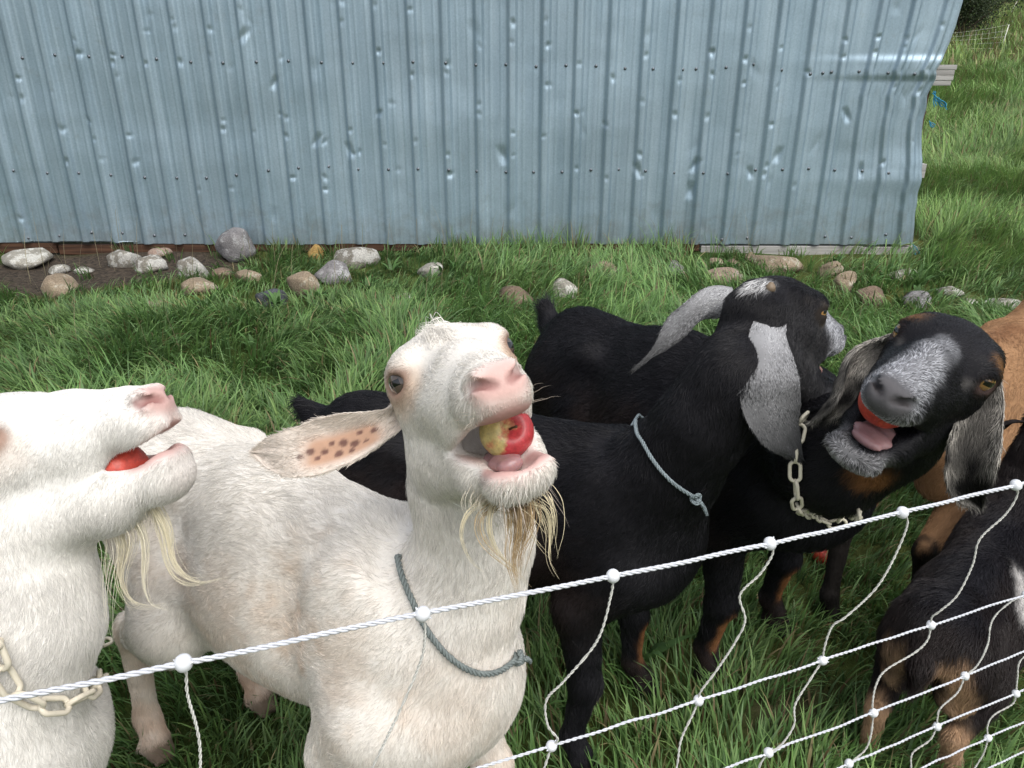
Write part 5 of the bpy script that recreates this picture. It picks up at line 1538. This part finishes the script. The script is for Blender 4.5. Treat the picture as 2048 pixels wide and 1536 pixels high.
def resample(P, step, closed=True):
    Q = spline(np.vstack([P, P[:1]]) if closed else P, 600)
    L = np.r_[0, np.cumsum(np.linalg.norm(np.diff(Q, axis=0), axis=1))]
    n = max(3, int(round(L[-1] / step)))
    s = np.linspace(0, L[-1], n, endpoint=not closed)
    return np.stack([np.interp(s, L, Q[:, i]) for i in range(3)], -1)

def link_mesh(length=.036, width=.021, r=.0029):
    a = np.linspace(0, 2 * np.pi, 28, endpoint=False)
    R = width / 2 - r; h = length / 2 - R - r
    P = np.stack([R * np.cos(a) + np.where(np.cos(a) > 0, h, -h), R * np.sin(a), 0 * a], -1)
    t = np.roll(P, -1, 0) - np.roll(P, 1, 0); t = unit(t); n = np.cross(t, A([0, 0, 1.0]))
    b = np.linspace(0, 2 * np.pi, 8, endpoint=False)
    V = (P[:, None] + r * (np.cos(b)[None, :, None] * n[:, None] + np.sin(b)[None, :, None] * A([0, 0, 1.0]))).reshape(-1, 3)
    i = np.arange(28)[:, None]; j = np.arange(8)[None]
    F = np.stack([i * 8 + j, ((i + 1) % 28) * 8 + j, ((i + 1) % 28) * 8 + (j + 1) % 8, i * 8 + (j + 1) % 8], -1).reshape(-1, 4)
    return mesh_data('link', V, F)

def chain_collar(key, px, axis_pt, label, mat, size=1.0, back_lift=None):
    o, S = goats[key][:2]
    P, ctr = collar_ring(S, A(spline(A([(x, y, 0) for x, y in px]), 16))[:, :2], axis_pt, .010, 26, back_lift)
    Q = resample(P, .0292 * size)
    root = empty('chain_collar', ctr)
    tag(root, label, 'collar')
    me = link_mesh(.036 * size, .021 * size, .0029 * size)
    n = len(Q)
    for i in range(n):
        t = unit(Q[(i + 1) % n] - Q[i - 1]); out = unit(Q[i] - ctr); out = unit(out - t * (out @ t)); s = np.cross(t, out)
        a = R_(38 if i % 2 else -48) + rng.normal(0, .12)
        y = s * math.cos(a) + out * math.sin(a); z = np.cross(t, y)
        l = bpy.data.objects.new('link', me); COL.objects.link(l)
        if not me.materials: me.materials.append(mat)
        l.parent = root; l.matrix_parent_inverse = world_mat(root).inverted()
        M = Matrix(((t[0], y[0], z[0], Q[i][0]), (t[1], y[1], z[1], Q[i][1]), (t[2], y[2], z[2], Q[i][2]), (0, 0, 0, 1)))
        l.matrix_basis = M
    return root

def rope_collar(key, px, axis_pt, label, mat, r=.0042, back_lift=None):
    o, S = goats[key][:2]
    P, ctr = collar_ring(S, A(spline(A([(x, y, 0) for x, y in px]), 14))[:, :2], axis_pt, .0055, 26, back_lift); px = P[:14]
    Q = spline(np.vstack([P, P[:1]]), 160)
    root = empty('twine_collar', ctr); tag(root, label, 'collar')
    V, Fs = twisted(Q, r, 3, .018, 5, .00015)
    loop = obj('loop', mesh_data('loop', V, Fs), mat, root)
    k = P[len(px) - 1]
    t = unit(k - P[len(px) - 2]); out = unit(k - ctr); s = np.cross(t, out)
    kk = k + out * .004
    pts = [kk + (math.cos(a) * t + math.sin(a) * s) * .0075 + out * .004 * math.sin(2 * a) for a in np.linspace(0, 9.5, 16)]
    V, Fs = twisted(pts, r * 1.0, 3, .018, 5, .0002)
    obj('knot', mesh_data('knot', V, Fs), mat, root)
    for j in range(2):
        e = [kk, kk + t * .012 + out * .006 - A([0, 0, .004]), kk + t * (.02 + .006 * j) + out * .004 - A([0, 0, .012 + .006 * j])]
        V, Fs = twisted(e, r * .9, 3, .014, 5, .0006)
        obj('tail', mesh_data('tail', V, Fs), mat, root)
    return root

def mat_apple(name, red, yel, amount):
    m, n, l, b = mat_new(name)
    tc = nd(n, 'ShaderNodeTexCoord')
    mp = nd(n, 'ShaderNodeMapping'); mp.inputs['Scale'].default_value = (60, 60, 9)
    l.new(tc.outputs['Object'], mp.inputs['Vector'])
    n1 = nd(n, 'ShaderNodeTexNoise', Scale=1.0, Detail=6.0); l.new(mp.outputs[0], n1.inputs['Vector'])
    n2 = nd(n, 'ShaderNodeTexNoise', Scale=42.0, Detail=6.0, Roughness=.65); l.new(tc.outputs['Object'], n2.inputs['Vector'])
    sx = nd(n, 'ShaderNodeSeparateXYZ'); l.new(tc.outputs['Object'], sx.inputs[0])
    sc = nd(n, 'ShaderNodeMath', operation='MULTIPLY_ADD'); l.new(sx.outputs[0], sc.inputs[0]); sc.inputs[1].default_value = 9.0; sc.inputs[2].default_value = amount
    ad = nd(n, 'ShaderNodeMath', operation='ADD'); l.new(n1.outputs['Fac'], ad.inputs[0]); l.new(sc.outputs[0], ad.inputs[1])
    a2 = nd(n, 'ShaderNodeMath', operation='ADD'); l.new(ad.outputs[0], a2.inputs[0]); l.new(n2.outputs['Fac'], a2.inputs[1])
    rp = nd(n, 'ShaderNodeValToRGB'); l.new(a2.outputs[0], rp.inputs[0])
    e = rp.color_ramp.elements
    e[0].position = .78; e[0].color = (*yel, 1); e[1].position = 1.06; e[1].color = (*red, 1)
    n4 = nd(n, 'ShaderNodeTexNoise', Scale=150.0, Detail=5.0, Roughness=.7); l.new(tc.outputs['Object'], n4.inputs['Vector'])
    r4 = nd(n, 'ShaderNodeMapRange'); l.new(n4.outputs['Fac'], r4.inputs[0]); r4.inputs[1].default_value = .35; r4.inputs[2].default_value = .65; r4.inputs[3].default_value = .72; r4.inputs[4].default_value = 1.2
    m4 = nd(n, 'ShaderNodeMix', data_type='RGBA', blend_type='MULTIPLY'); m4.inputs[0].default_value = 1; l.new(rp.outputs[0], m4.inputs[6]); l.new(r4.outputs[0], m4.inputs[7])
    bp = nd(n, 'ShaderNodeBump', Strength=.35, Distance=.002); l.new(n4.outputs['Fac'], bp.inputs['Height']); l.new(bp.outputs[0], b.inputs['Normal'])
    l.new(m4.outputs[2], b.inputs['Base Color'])
    b.inputs['Roughness'].default_value = .42; b.inputs['Coat Weight'].default_value = .08; b.inputs['Coat Roughness'].default_value = .15
    b.inputs['Subsurface Weight'].default_value = .15; b.inputs['Subsurface Radius'].default_value = (.01, .004, .002); b.inputs['Subsurface Scale'].default_value = .4
    return m

M_flesh = mat_plain('apple_flesh', (.60, .50, .24), rough=.5, spec=.5, var=.4, vscale=110, bump=.8, bscale=190, bdist=.004)
M_stem = mat_plain('apple_stem', (.09, .05, .025), rough=.8)

def apple(c, r, axis, mat, label, bite=None, side=None):
    """axis: direction the stem hollow faces"""
    th = np.linspace(.0, np.pi, 40)
    rr = np.sin(th) * (1 + .12 * np.cos(th)) + 1e-4
    zz = np.cos(th) * .92 - .40 * np.exp(-(th / .34) ** 2) + .30 * np.exp(-((np.pi - th) / .26) ** 2)
    V, Fs = lathe(np.stack([rr, zz], -1), 48)
    a = np.arctan2(V[:, 1], V[:, 0]); w = 1 + .03 * np.cos(5 * a) * sst(.2, -1, V[:, 2])
    V = V * np.stack([w, w, np.ones_like(w)], -1) * r
    z = unit(A(axis, dtype=float)); x = A(side, dtype=float) if side is not None else A([1.0, 0, 0]); x = unit(x - z * (x @ z)); y = np.cross(z, x)
    root = empty('apple', c); tag(root, label, 'apple', 'apples the goats are eating')
    M = np.stack([x, y, z], 1)
    MM = Matrix([list(M[i]) + [float(c[i])] for i in range(3)] + [[0, 0, 0, 1]])
    def put(o): o.parent = root; o.matrix_parent_inverse = world_mat(root).inverted(); o.matrix_basis = MM; return o
    if bite is not None:
        b = bite[0] * r; br = bite[1] * r
        d = np.linalg.norm(V - b, axis=1)
        ins = d < br
        V[ins] = b + unit(V[ins] - b) * br * (1 + .10 * (noise(V[ins] / r, 4.0, 5) - .5))[:, None]
        F = Fs[0]; inner = ins[F].all(1)
        o = put(obj('skin', mesh_data('skin', V, F[~inner]), mat))
        o2 = put(obj('flesh', mesh_data('flesh', V, F[inner]), M_flesh)) if inner.any() else None
    else: put(obj('skin', mesh_data('skin', V, Fs), mat))
    Vs, F2 = tube(A([[0, 0, .50], [.05, .02, .75], [.12, .03, .98]]) * r, [.05 * r, .04 * r, .06 * r], 6)
    put(obj('stem', mesh_data('stem', Vs, F2), M_stem))
    return root

if 'goats' in PARTS:
    M_ya = mat_apple('yellow_red_apple', (.42, .040, .045), (.54, .44, .17), -.02)
    M_ra = mat_apple('red_apple', (.50, .060, .035), (.58, .22, .07), .38)
    M_chain = mat_plain('ivory_plastic', (.62, .58, .46), rough=.45, spec=.4, var=.25, vscale=25, bump=.1, bscale=60)
    M_chainw = mat_plain('worn_white_plastic', (.62, .57, .46), rough=.5, spec=.4, var=.35, vscale=30, bump=.15, bscale=70)
    M_twine = mat_plain('grey_blue_twine', (.25, .30, .32), rough=.9, spec=.1, var=.35, vscale=90, bump=.6, bscale=500)
    M_twineg = mat_plain('grey_green_twine', (.20, .23, .225), rough=.9, spec=.1, var=.35, vscale=90, bump=.6, bscale=500)
    def mouth_z(key, x): g = goats[key]; return (g[3](*g[6](x, 0)) - CAM) @ FV
    if 'centre' in goats:
        Q = goats['centre'][4]
        rope_collar('centre', [(806, 1118), (824, 1180), (845, 1232), (880, 1290), (930, 1335), (970, 1348), (1005, 1336), (1024, 1312)], Q[2], 'grey green twine collar round the neck of the centre white goat', M_twineg, .0042, -.010)
        apple(W(1012, 864, mouth_z('centre', .078)), .0272, CV(.25, .25, .9), M_ya, 'yellow and red apple in the mouth of the centre white goat', side=CV(1, -.25, -.1))
    if 'left' in goats:
        Q = goats['left'][4]
        chain_collar('left', [(4, 1300), (12, 1345), (40, 1385), (80, 1402), (120, 1400), (160, 1375), (190, 1335), (203, 1290)], Q[2], 'worn white plastic chain collar on the white goat at left edge', M_chainw, 1.15)
        apple(W(236, 944, mouth_z('left', .092)), .034, CV(-.3, .3, -.9), M_ra, 'red apple in the mouth of the white goat in profile', side=CV(1, 0, 0))
    if 'away' in goats:
        Q = goats['away'][4]
        rope_collar('away', [(1272, 828), (1290, 880), (1315, 925), (1350, 965), (1388, 990)], Q[2], 'pale blue twine collar round the black goat looking away', M_twine, .0036, -.008)
    if 'laugh' in goats:
        Q = goats['laugh'][4]
        chain_collar('laugh', [(1616, 845), (1606, 885), (1600, 930), (1602, 975), (1618, 1018), (1650, 1044), (1688, 1040), (1712, 1022)], Q[3], 'ivory plastic chain collar hanging on the bleating black goat', M_chain, 1.0, -.02)
        apple(W(1775, 808, mouth_z('laugh', .100)), .034, CV(.3, .8, -.5), M_ra, 'orange red apple under the upper lip of the bleating black goat', side=CV(1, 0, 0), bite=(A([.2, -.8, -.6]), .6))
    for k, (px, py, r, lb) in enumerate(((1643, 1112, .030, 'red apple lying in grass behind the bleating black goat, lower of two'), (1658, 1084, .027, 'red apple lying in grass behind the bleating black goat, upper of two'))):
        p, t = ground_hit(px, py + 14)
        apple((p[0], p[1], p[2] + r * .8), r, (.3, .2 - .6 * k, .9), M_ra, lb)

# ------------------------------------------------------------------ grass
def blades(root, az, L, w, a0, a1, col, levels=5, twist=None):
    """curved tapering blades; az lean azimuth, a0/a1 angle from upright at foot and tip"""
    n = len(root)
    t = np.linspace(0, 1, levels)
    ang = a0[:, None] + (a1 - a0)[:, None] * t[None] ** 1.3
    ds = L[:, None] * np.diff(t)[None]
    am = (ang[:, 1:] + ang[:, :-1]) / 2
    hx = np.c_[np.zeros(n), np.cumsum(np.sin(am) * ds, 1)]; hz = np.c_[np.zeros(n), np.cumsum(np.cos(am) * ds, 1)]
    d = np.stack([np.cos(az), np.sin(az), 0 * az], -1); s = np.stack([-np.sin(az), np.cos(az), 0 * az], -1)
    C = root[:, None] + hx[..., None] * d[:, None]; C[..., 2] += hz
    tw = twist if twist is not None else rng.normal(0, .5, n)
    sd = s * np.cos(tw)[:, None] + A([0, 0, 1.0]) * np.sin(tw)[:, None] * .5
    wd = w[:, None] * np.interp(t, [0, .25, .6, 1], [.7, 1, .8, 0.0])[None]
    k = levels - 1
    Lf = C[:, :k] - sd[:, None] * wd[:, :k, None] * .5; Rt = C[:, :k] + sd[:, None] * wd[:, :k, None] * .5
    V = np.concatenate([np.stack([Lf, Rt], 2).reshape(n, 2 * k, 3), C[:, k:]], 1)
    nv = 2 * k + 1
    base = (np.arange(n) * nv)[:, None]
    q = np.concatenate([base + A([[2 * i, 2 * i + 1, 2 * i + 3, 2 * i + 2]]) for i in range(k - 1)], 0)
    tr = base + A([[2 * k - 2, 2 * k - 1, 2 * k]])
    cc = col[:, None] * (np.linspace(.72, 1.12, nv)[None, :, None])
    return V.reshape(-1, 3), [q, tr], cc.reshape(-1, 3)

def in_view(x, y, z, mx=.65, my=.40):
    P = np.stack([x, y, z], -1) - CAM
    zc = P @ FV
    u = (P @ RV) / np.maximum(zc, .05); v = (P @ UV) / np.maximum(zc, .05)
    return (zc > .2) & (np.abs(u) < .665 + mx / np.maximum(zc, .5)) & (np.abs(v) < .5 + my / np.maximum(zc, .5))

GREENS = A([(.092, .178, .048), (.125, .218, .064), (.074, .148, .044), (.165, .245, .082), (.115, .190, .080), (.060, .116, .036)])
STRAW = A([(.30, .25, .13), (.22, .19, .09), (.17, .12, .06)])

def tufts(n_t, area, per, Lr, wr_, spread, flop, name_seed, thin=None, lean_amt=.6, straw=.05, levels=5, dens=None, tint=(1, 1, 1)):
    x = rng.uniform(area[0], area[1], n_t); y = rng.uniform(area[2], area[3], n_t)
    keep = in_view(x, y, gz(x, y)) & ~((y > WALL_Y - .05) & (x < 2.72))
    if thin is not None: keep &= rng.random(n_t) > thin(x, y)
    if STONES and area[3] < 6:
        for sx, sy, srx, sry in STONES:
            near_ = (np.abs(x - sx) < srx * 1.05) & (y < sy + sry) & (y > sy - sry - .07)
            keep &= ~(near_ & (rng.random(n_t) < .62))
    if dens is not None: keep &= rng.random(n_t) < dens(x, y)
    x, y = x[keep], y[keep]
    m = len(x)
    P = np.stack([x, y, 0 * x], -1)
    lush = noise(P, 1.3, 90); la = noise(P, .9, 91) * 4 * np.pi; la2 = noise(P, 3.1, 92) * 3
    tl = rng.uniform(*Lr, m) * (.55 + .9 * lush)
    lean = la + la2
    k = np.repeat(np.arange(m), per)
    n = len(k)
    ra = rng.uniform(0, 2 * np.pi, n); rr = np.abs(rng.normal(0, spread, n))
    rx, ry = x[k] + np.cos(ra) * rr, y[k] + np.sin(ra) * rr
    ry = np.where((ry > WALL_Y - .02) & (rx < 2.75), WALL_Y - .03, ry)
    az = rng.normal(0, .35, n) + np.arctan2(np.sin(ra) * (1 - lean_amt) + np.sin(lean[k]) * lean_amt, np.cos(ra) * (1 - lean_amt) + np.cos(lean[k]) * lean_amt) + rng.normal(0, .45, n)
    L = tl[k] * rng.uniform(.45, 1.15, n)
    w = rng.uniform(*wr_, n)
    a0 = np.abs(rng.normal(.12, .14, n)); a1 = np.clip(rng.normal(flop, .45, n), .2, 2.5)
    c = GREENS[rng.integers(0, len(GREENS), m)][k] * .55 + GREENS[rng.integers(0, len(GREENS), n)] * .45
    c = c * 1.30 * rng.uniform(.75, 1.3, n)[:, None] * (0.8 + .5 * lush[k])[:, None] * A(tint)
    st = rng.random(n) < straw
    c[st] = STRAW[rng.integers(0, 3, st.sum())] * rng.uniform(.7, 1.2, st.sum())[:, None]
    root = np.stack([rx, ry, gz(rx, ry) - .004], -1)
    return blades(root, az, L, w, a0, a1, c, levels)

M_grass = mat_attr('grass_blade', rough=.5, spec=.35, var=0.0, trans=.28)

def put_grass(name, parts, label):
    Vs, Q, T, Cs, o = [], [], [], [], 0
    for V, F, C in parts:
        Vs.append(V); Q.append(F[0] + o); T.append(F[1] + o); Cs.append(C); o += len(V)
    me = mesh_data(name, np.vstack(Vs), [np.vstack(Q), np.vstack(T)])
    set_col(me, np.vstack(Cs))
    return tag(obj(name, me, M_grass), label, 'grass', kind='stuff')

if 'grass' in PARTS:
    bare = lambda x, y: np.maximum(soil_w(x, y) * .97, .85 * ((x > 1.05) & (y > 4.55)))
    near = [tufts(5200, (-2.2, 2.2, .55, 2.6), 18, (.07, .135), (.0036, .0068), .030, 1.1, 1, bare, .55, .09),
            tufts(2000, (-3.0, 3.0, 2.3, 3.7), 22, (.13, .225), (.0052, .0086), .040, 1.5, 2, bare, .6, .05),
            tufts(2500, (-4.2, 3.4, 3.5, 4.86), 18, (.09, .165), (.0055, .0090), .038, 1.45, 3, bare, .55, .07),
            tufts(150, (-1.9, 1.4, 4.74, 4.88), 14, (.12, .22), (.005, .008), .03, .9, 4, bare, .3, .15)]
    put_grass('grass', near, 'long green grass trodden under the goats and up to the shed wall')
    # broad-leaved weeds among the grass
    n = 130
    x = rng.uniform(-3.2, 3.0, n); y = rng.uniform(1.3, 4.6, n); ok = in_view(x, y, gz(x, y)) & (soil_w(x, y) < .3); x, y = x[ok], y[ok]; m = len(x)
    k = np.repeat(np.arange(m), 9); q = len(k); ra = rng.uniform(0, 6.28, q)
    V, F, C = blades(np.stack([x[k] + np.cos(ra) * .012, y[k] + np.sin(ra) * .012, gz(x[k], y[k]) + .02], -1), ra, rng.uniform(.06, .13, q), rng.uniform(.014, .026, q), np.abs(rng.normal(.4, .2, q)), np.abs(rng.normal(1.5, .3, q)),
                     A([.085, .17, .05]) * rng.uniform(.7, 1.4, (q, 1)), 6, rng.normal(0, .2, q))
    put_grass('weeds', [(V, F, C)], 'broad leaved weeds scattered through the grass')
    # dry seed stalks
    n = 150
    x = rng.uniform(-3.2, 2.6, n); y = np.where(rng.random(n) < .4, rng.uniform(4.5, 4.86, n), rng.uniform(2.6, 4.6, n))
    V, F, C = blades(np.stack([x, y, gz(x, y)], -1), rng.uniform(0, 6.28, n), rng.uniform(.25, .42, n), rng.uniform(.002, .0032, n), np.abs(rng.normal(.1, .1, n)), np.abs(rng.normal(.6, .3, n)), np.tile(A([.32, .28, .17]), (n, 1)), 5)
    put_grass('dry_stalks', [(V, F, C)], 'thin dry grass stalks standing in the green grass')
if 'field' in PARTS:
    field = [tufts(5500, (2.5, 9, 4.3, 9), 16, (.14, .26), (.005, .008), .045, 1.3, 6, None, .65, .08, 4, tint=(1.15, 1.1, 1.0)),
             tufts(11000, (3, 17, 8, 20), 9, (.20, .40), (.010, .018), .09, 1.2, 7, None, .6, .10, 3, tint=(1.15, 1.1, 1.0)),
             tufts(9000, (5, 40, 18, 55), 6, (.35, .7), (.03, .05), .25, 1.1, 8, None, .5, .28, 3, tint=(1.3, 1.12, 1.0))]
    put_grass('meadow_grass', field, 'rough meadow grass beyond the shed corner')
    # white posts with sagging net, far up the meadow
    M_pst = mat_plain('white_post', (.72, .72, .66), rough=.5, var=.1)
    def far_post(px, py0, py1, d, lean, lb):
        b = ground_hit(px, py1)[0]
        Z = (b - CAM) @ FV; h = (py1 - py0) / FPX * Z
        V, Fs = tube([b - A([0, 0, .1]), b + A([lean * .5, 0, h * .5]), b + A([lean, 0, h])], [.016, .015, .012], 8)
        tag(obj('fence_post', mesh_data('fence_post', V, Fs), M_pst), lb, 'post', 'white posts of the far net')
        return b, h
    b1, h1 = far_post(2001, 54, 103, 0, .08, 'white plastic post nearer down the meadow slope holding the sagging net')
    b2, h2 = far_post(2017, -2, 34, 0, .35, 'leaning white plastic post higher up the meadow')
    net = empty('sagging_net', b1); tag(net, 'sagging white net strung from the white post towards the shed', 'net')
    a = b1 + A([.06, 0, h1]); c = b1 + A([-4.2, 1.0, 0.0]); c[2] = gz(c[0:1], c[1:2])[0]
    for i in range(5):
        f = i / 4
        p0 = b1 + A([.08 * f, 0, h1 * (.12 + .88 * f)]); p1 = c + A([0, 0, h1 * (.1 + .75 * f)])
        t = np.linspace(0, 1, 14)[:, None]
        P = p0 * (1 - t) + p1 * t; P[:, 2] -= .22 * (4 * t * (1 - t))[:, 0] * f
        V, Fs = tube(P, .0024, 4); obj('line', mesh_data('line', V, Fs), M_pst, net)
    for i in range(22):
        t = (i + .5) / 22
        p0 = b1 * (1 - t) + c * t; P = [p0 + A([0, 0, h1 * .1]), p0 + A([.03, 0, h1 * .45 - .05]), p0 + A([0, 0, h1 * (.1 + .8) - .22 * 4 * t * (1 - t)])]
        V, Fs = tube(P, .0022, 4); obj('vertical_cord', mesh_data('vertical_cord', V, Fs), M_pst, net)
    # dark shrubs behind the shed
    M_leaf = mat_attr('shrub_leaf', rough=.5, spec=.3, var=0.0, trans=.2)
    M_bark = mat_plain('shrub_bark', (.06, .045, .035), rough=.9)
    def shrub(px, py, r, label, n=9000, leaf=.07):
        b, t = ground_hit(px, py)
        root = empty('shrub', b); tag(root, label, 'shrub', 'shrubs beyond the shed')
        cl = A([[rng.normal(0, .45) * r[0], rng.normal(0, .45) * r[1], r[2] * rng.uniform(.35, 1.5)] for _ in range(26)])
        P = cl[rng.integers(0, 26, n)] + rng.normal(0, .20, (n, 3)) * A(r)
        P[:, 2] = np.abs(P[:, 2]) + .1
        d = unit(rng.normal(size=(n, 3))); s = unit(np.cross(d, rng.normal(size=(n, 3)))) * leaf * .35
        d = d * leaf * rng.uniform(.6, 1.2, (n, 1))
        V = np.stack([P, P + d * .5 + s, P + d, P + d * .5 - s], 1).reshape(-1, 3) + b
        F = np.arange(n * 4).reshape(-1, 4)
        me = mesh_data('crown', V, F, False)
        cc = np.repeat(A([.045, .066, .030]) * rng.uniform(.5, 1.5, (n, 1)), 4, 0); set_col(me, cc)
        tag(obj('crown', me, M_leaf, root), kind='stuff')
        parts = [tube(spline([b, b + A([0, 0, .2]), b + c * .9], 8), np.linspace(.05, .012, 8), 5) for c in cl[:9]]
        V, Fs = join(parts); obj('trunk', mesh_data('trunk', V, Fs), M_bark, root)
    shrub(1915, 84, (1.5, 1.2, 1.5), 'dark shrub rising behind the shed corner', 14000, .08)
    shrub(2035, 6, (2.2, 1.5, 1.2), 'far dark shrub at the top right corner of the meadow', 6000, .14)
    shrub(1990, 4, (1.2, 1.2, .8), 'small far shrub beside the leaning white post', 3500, .12)
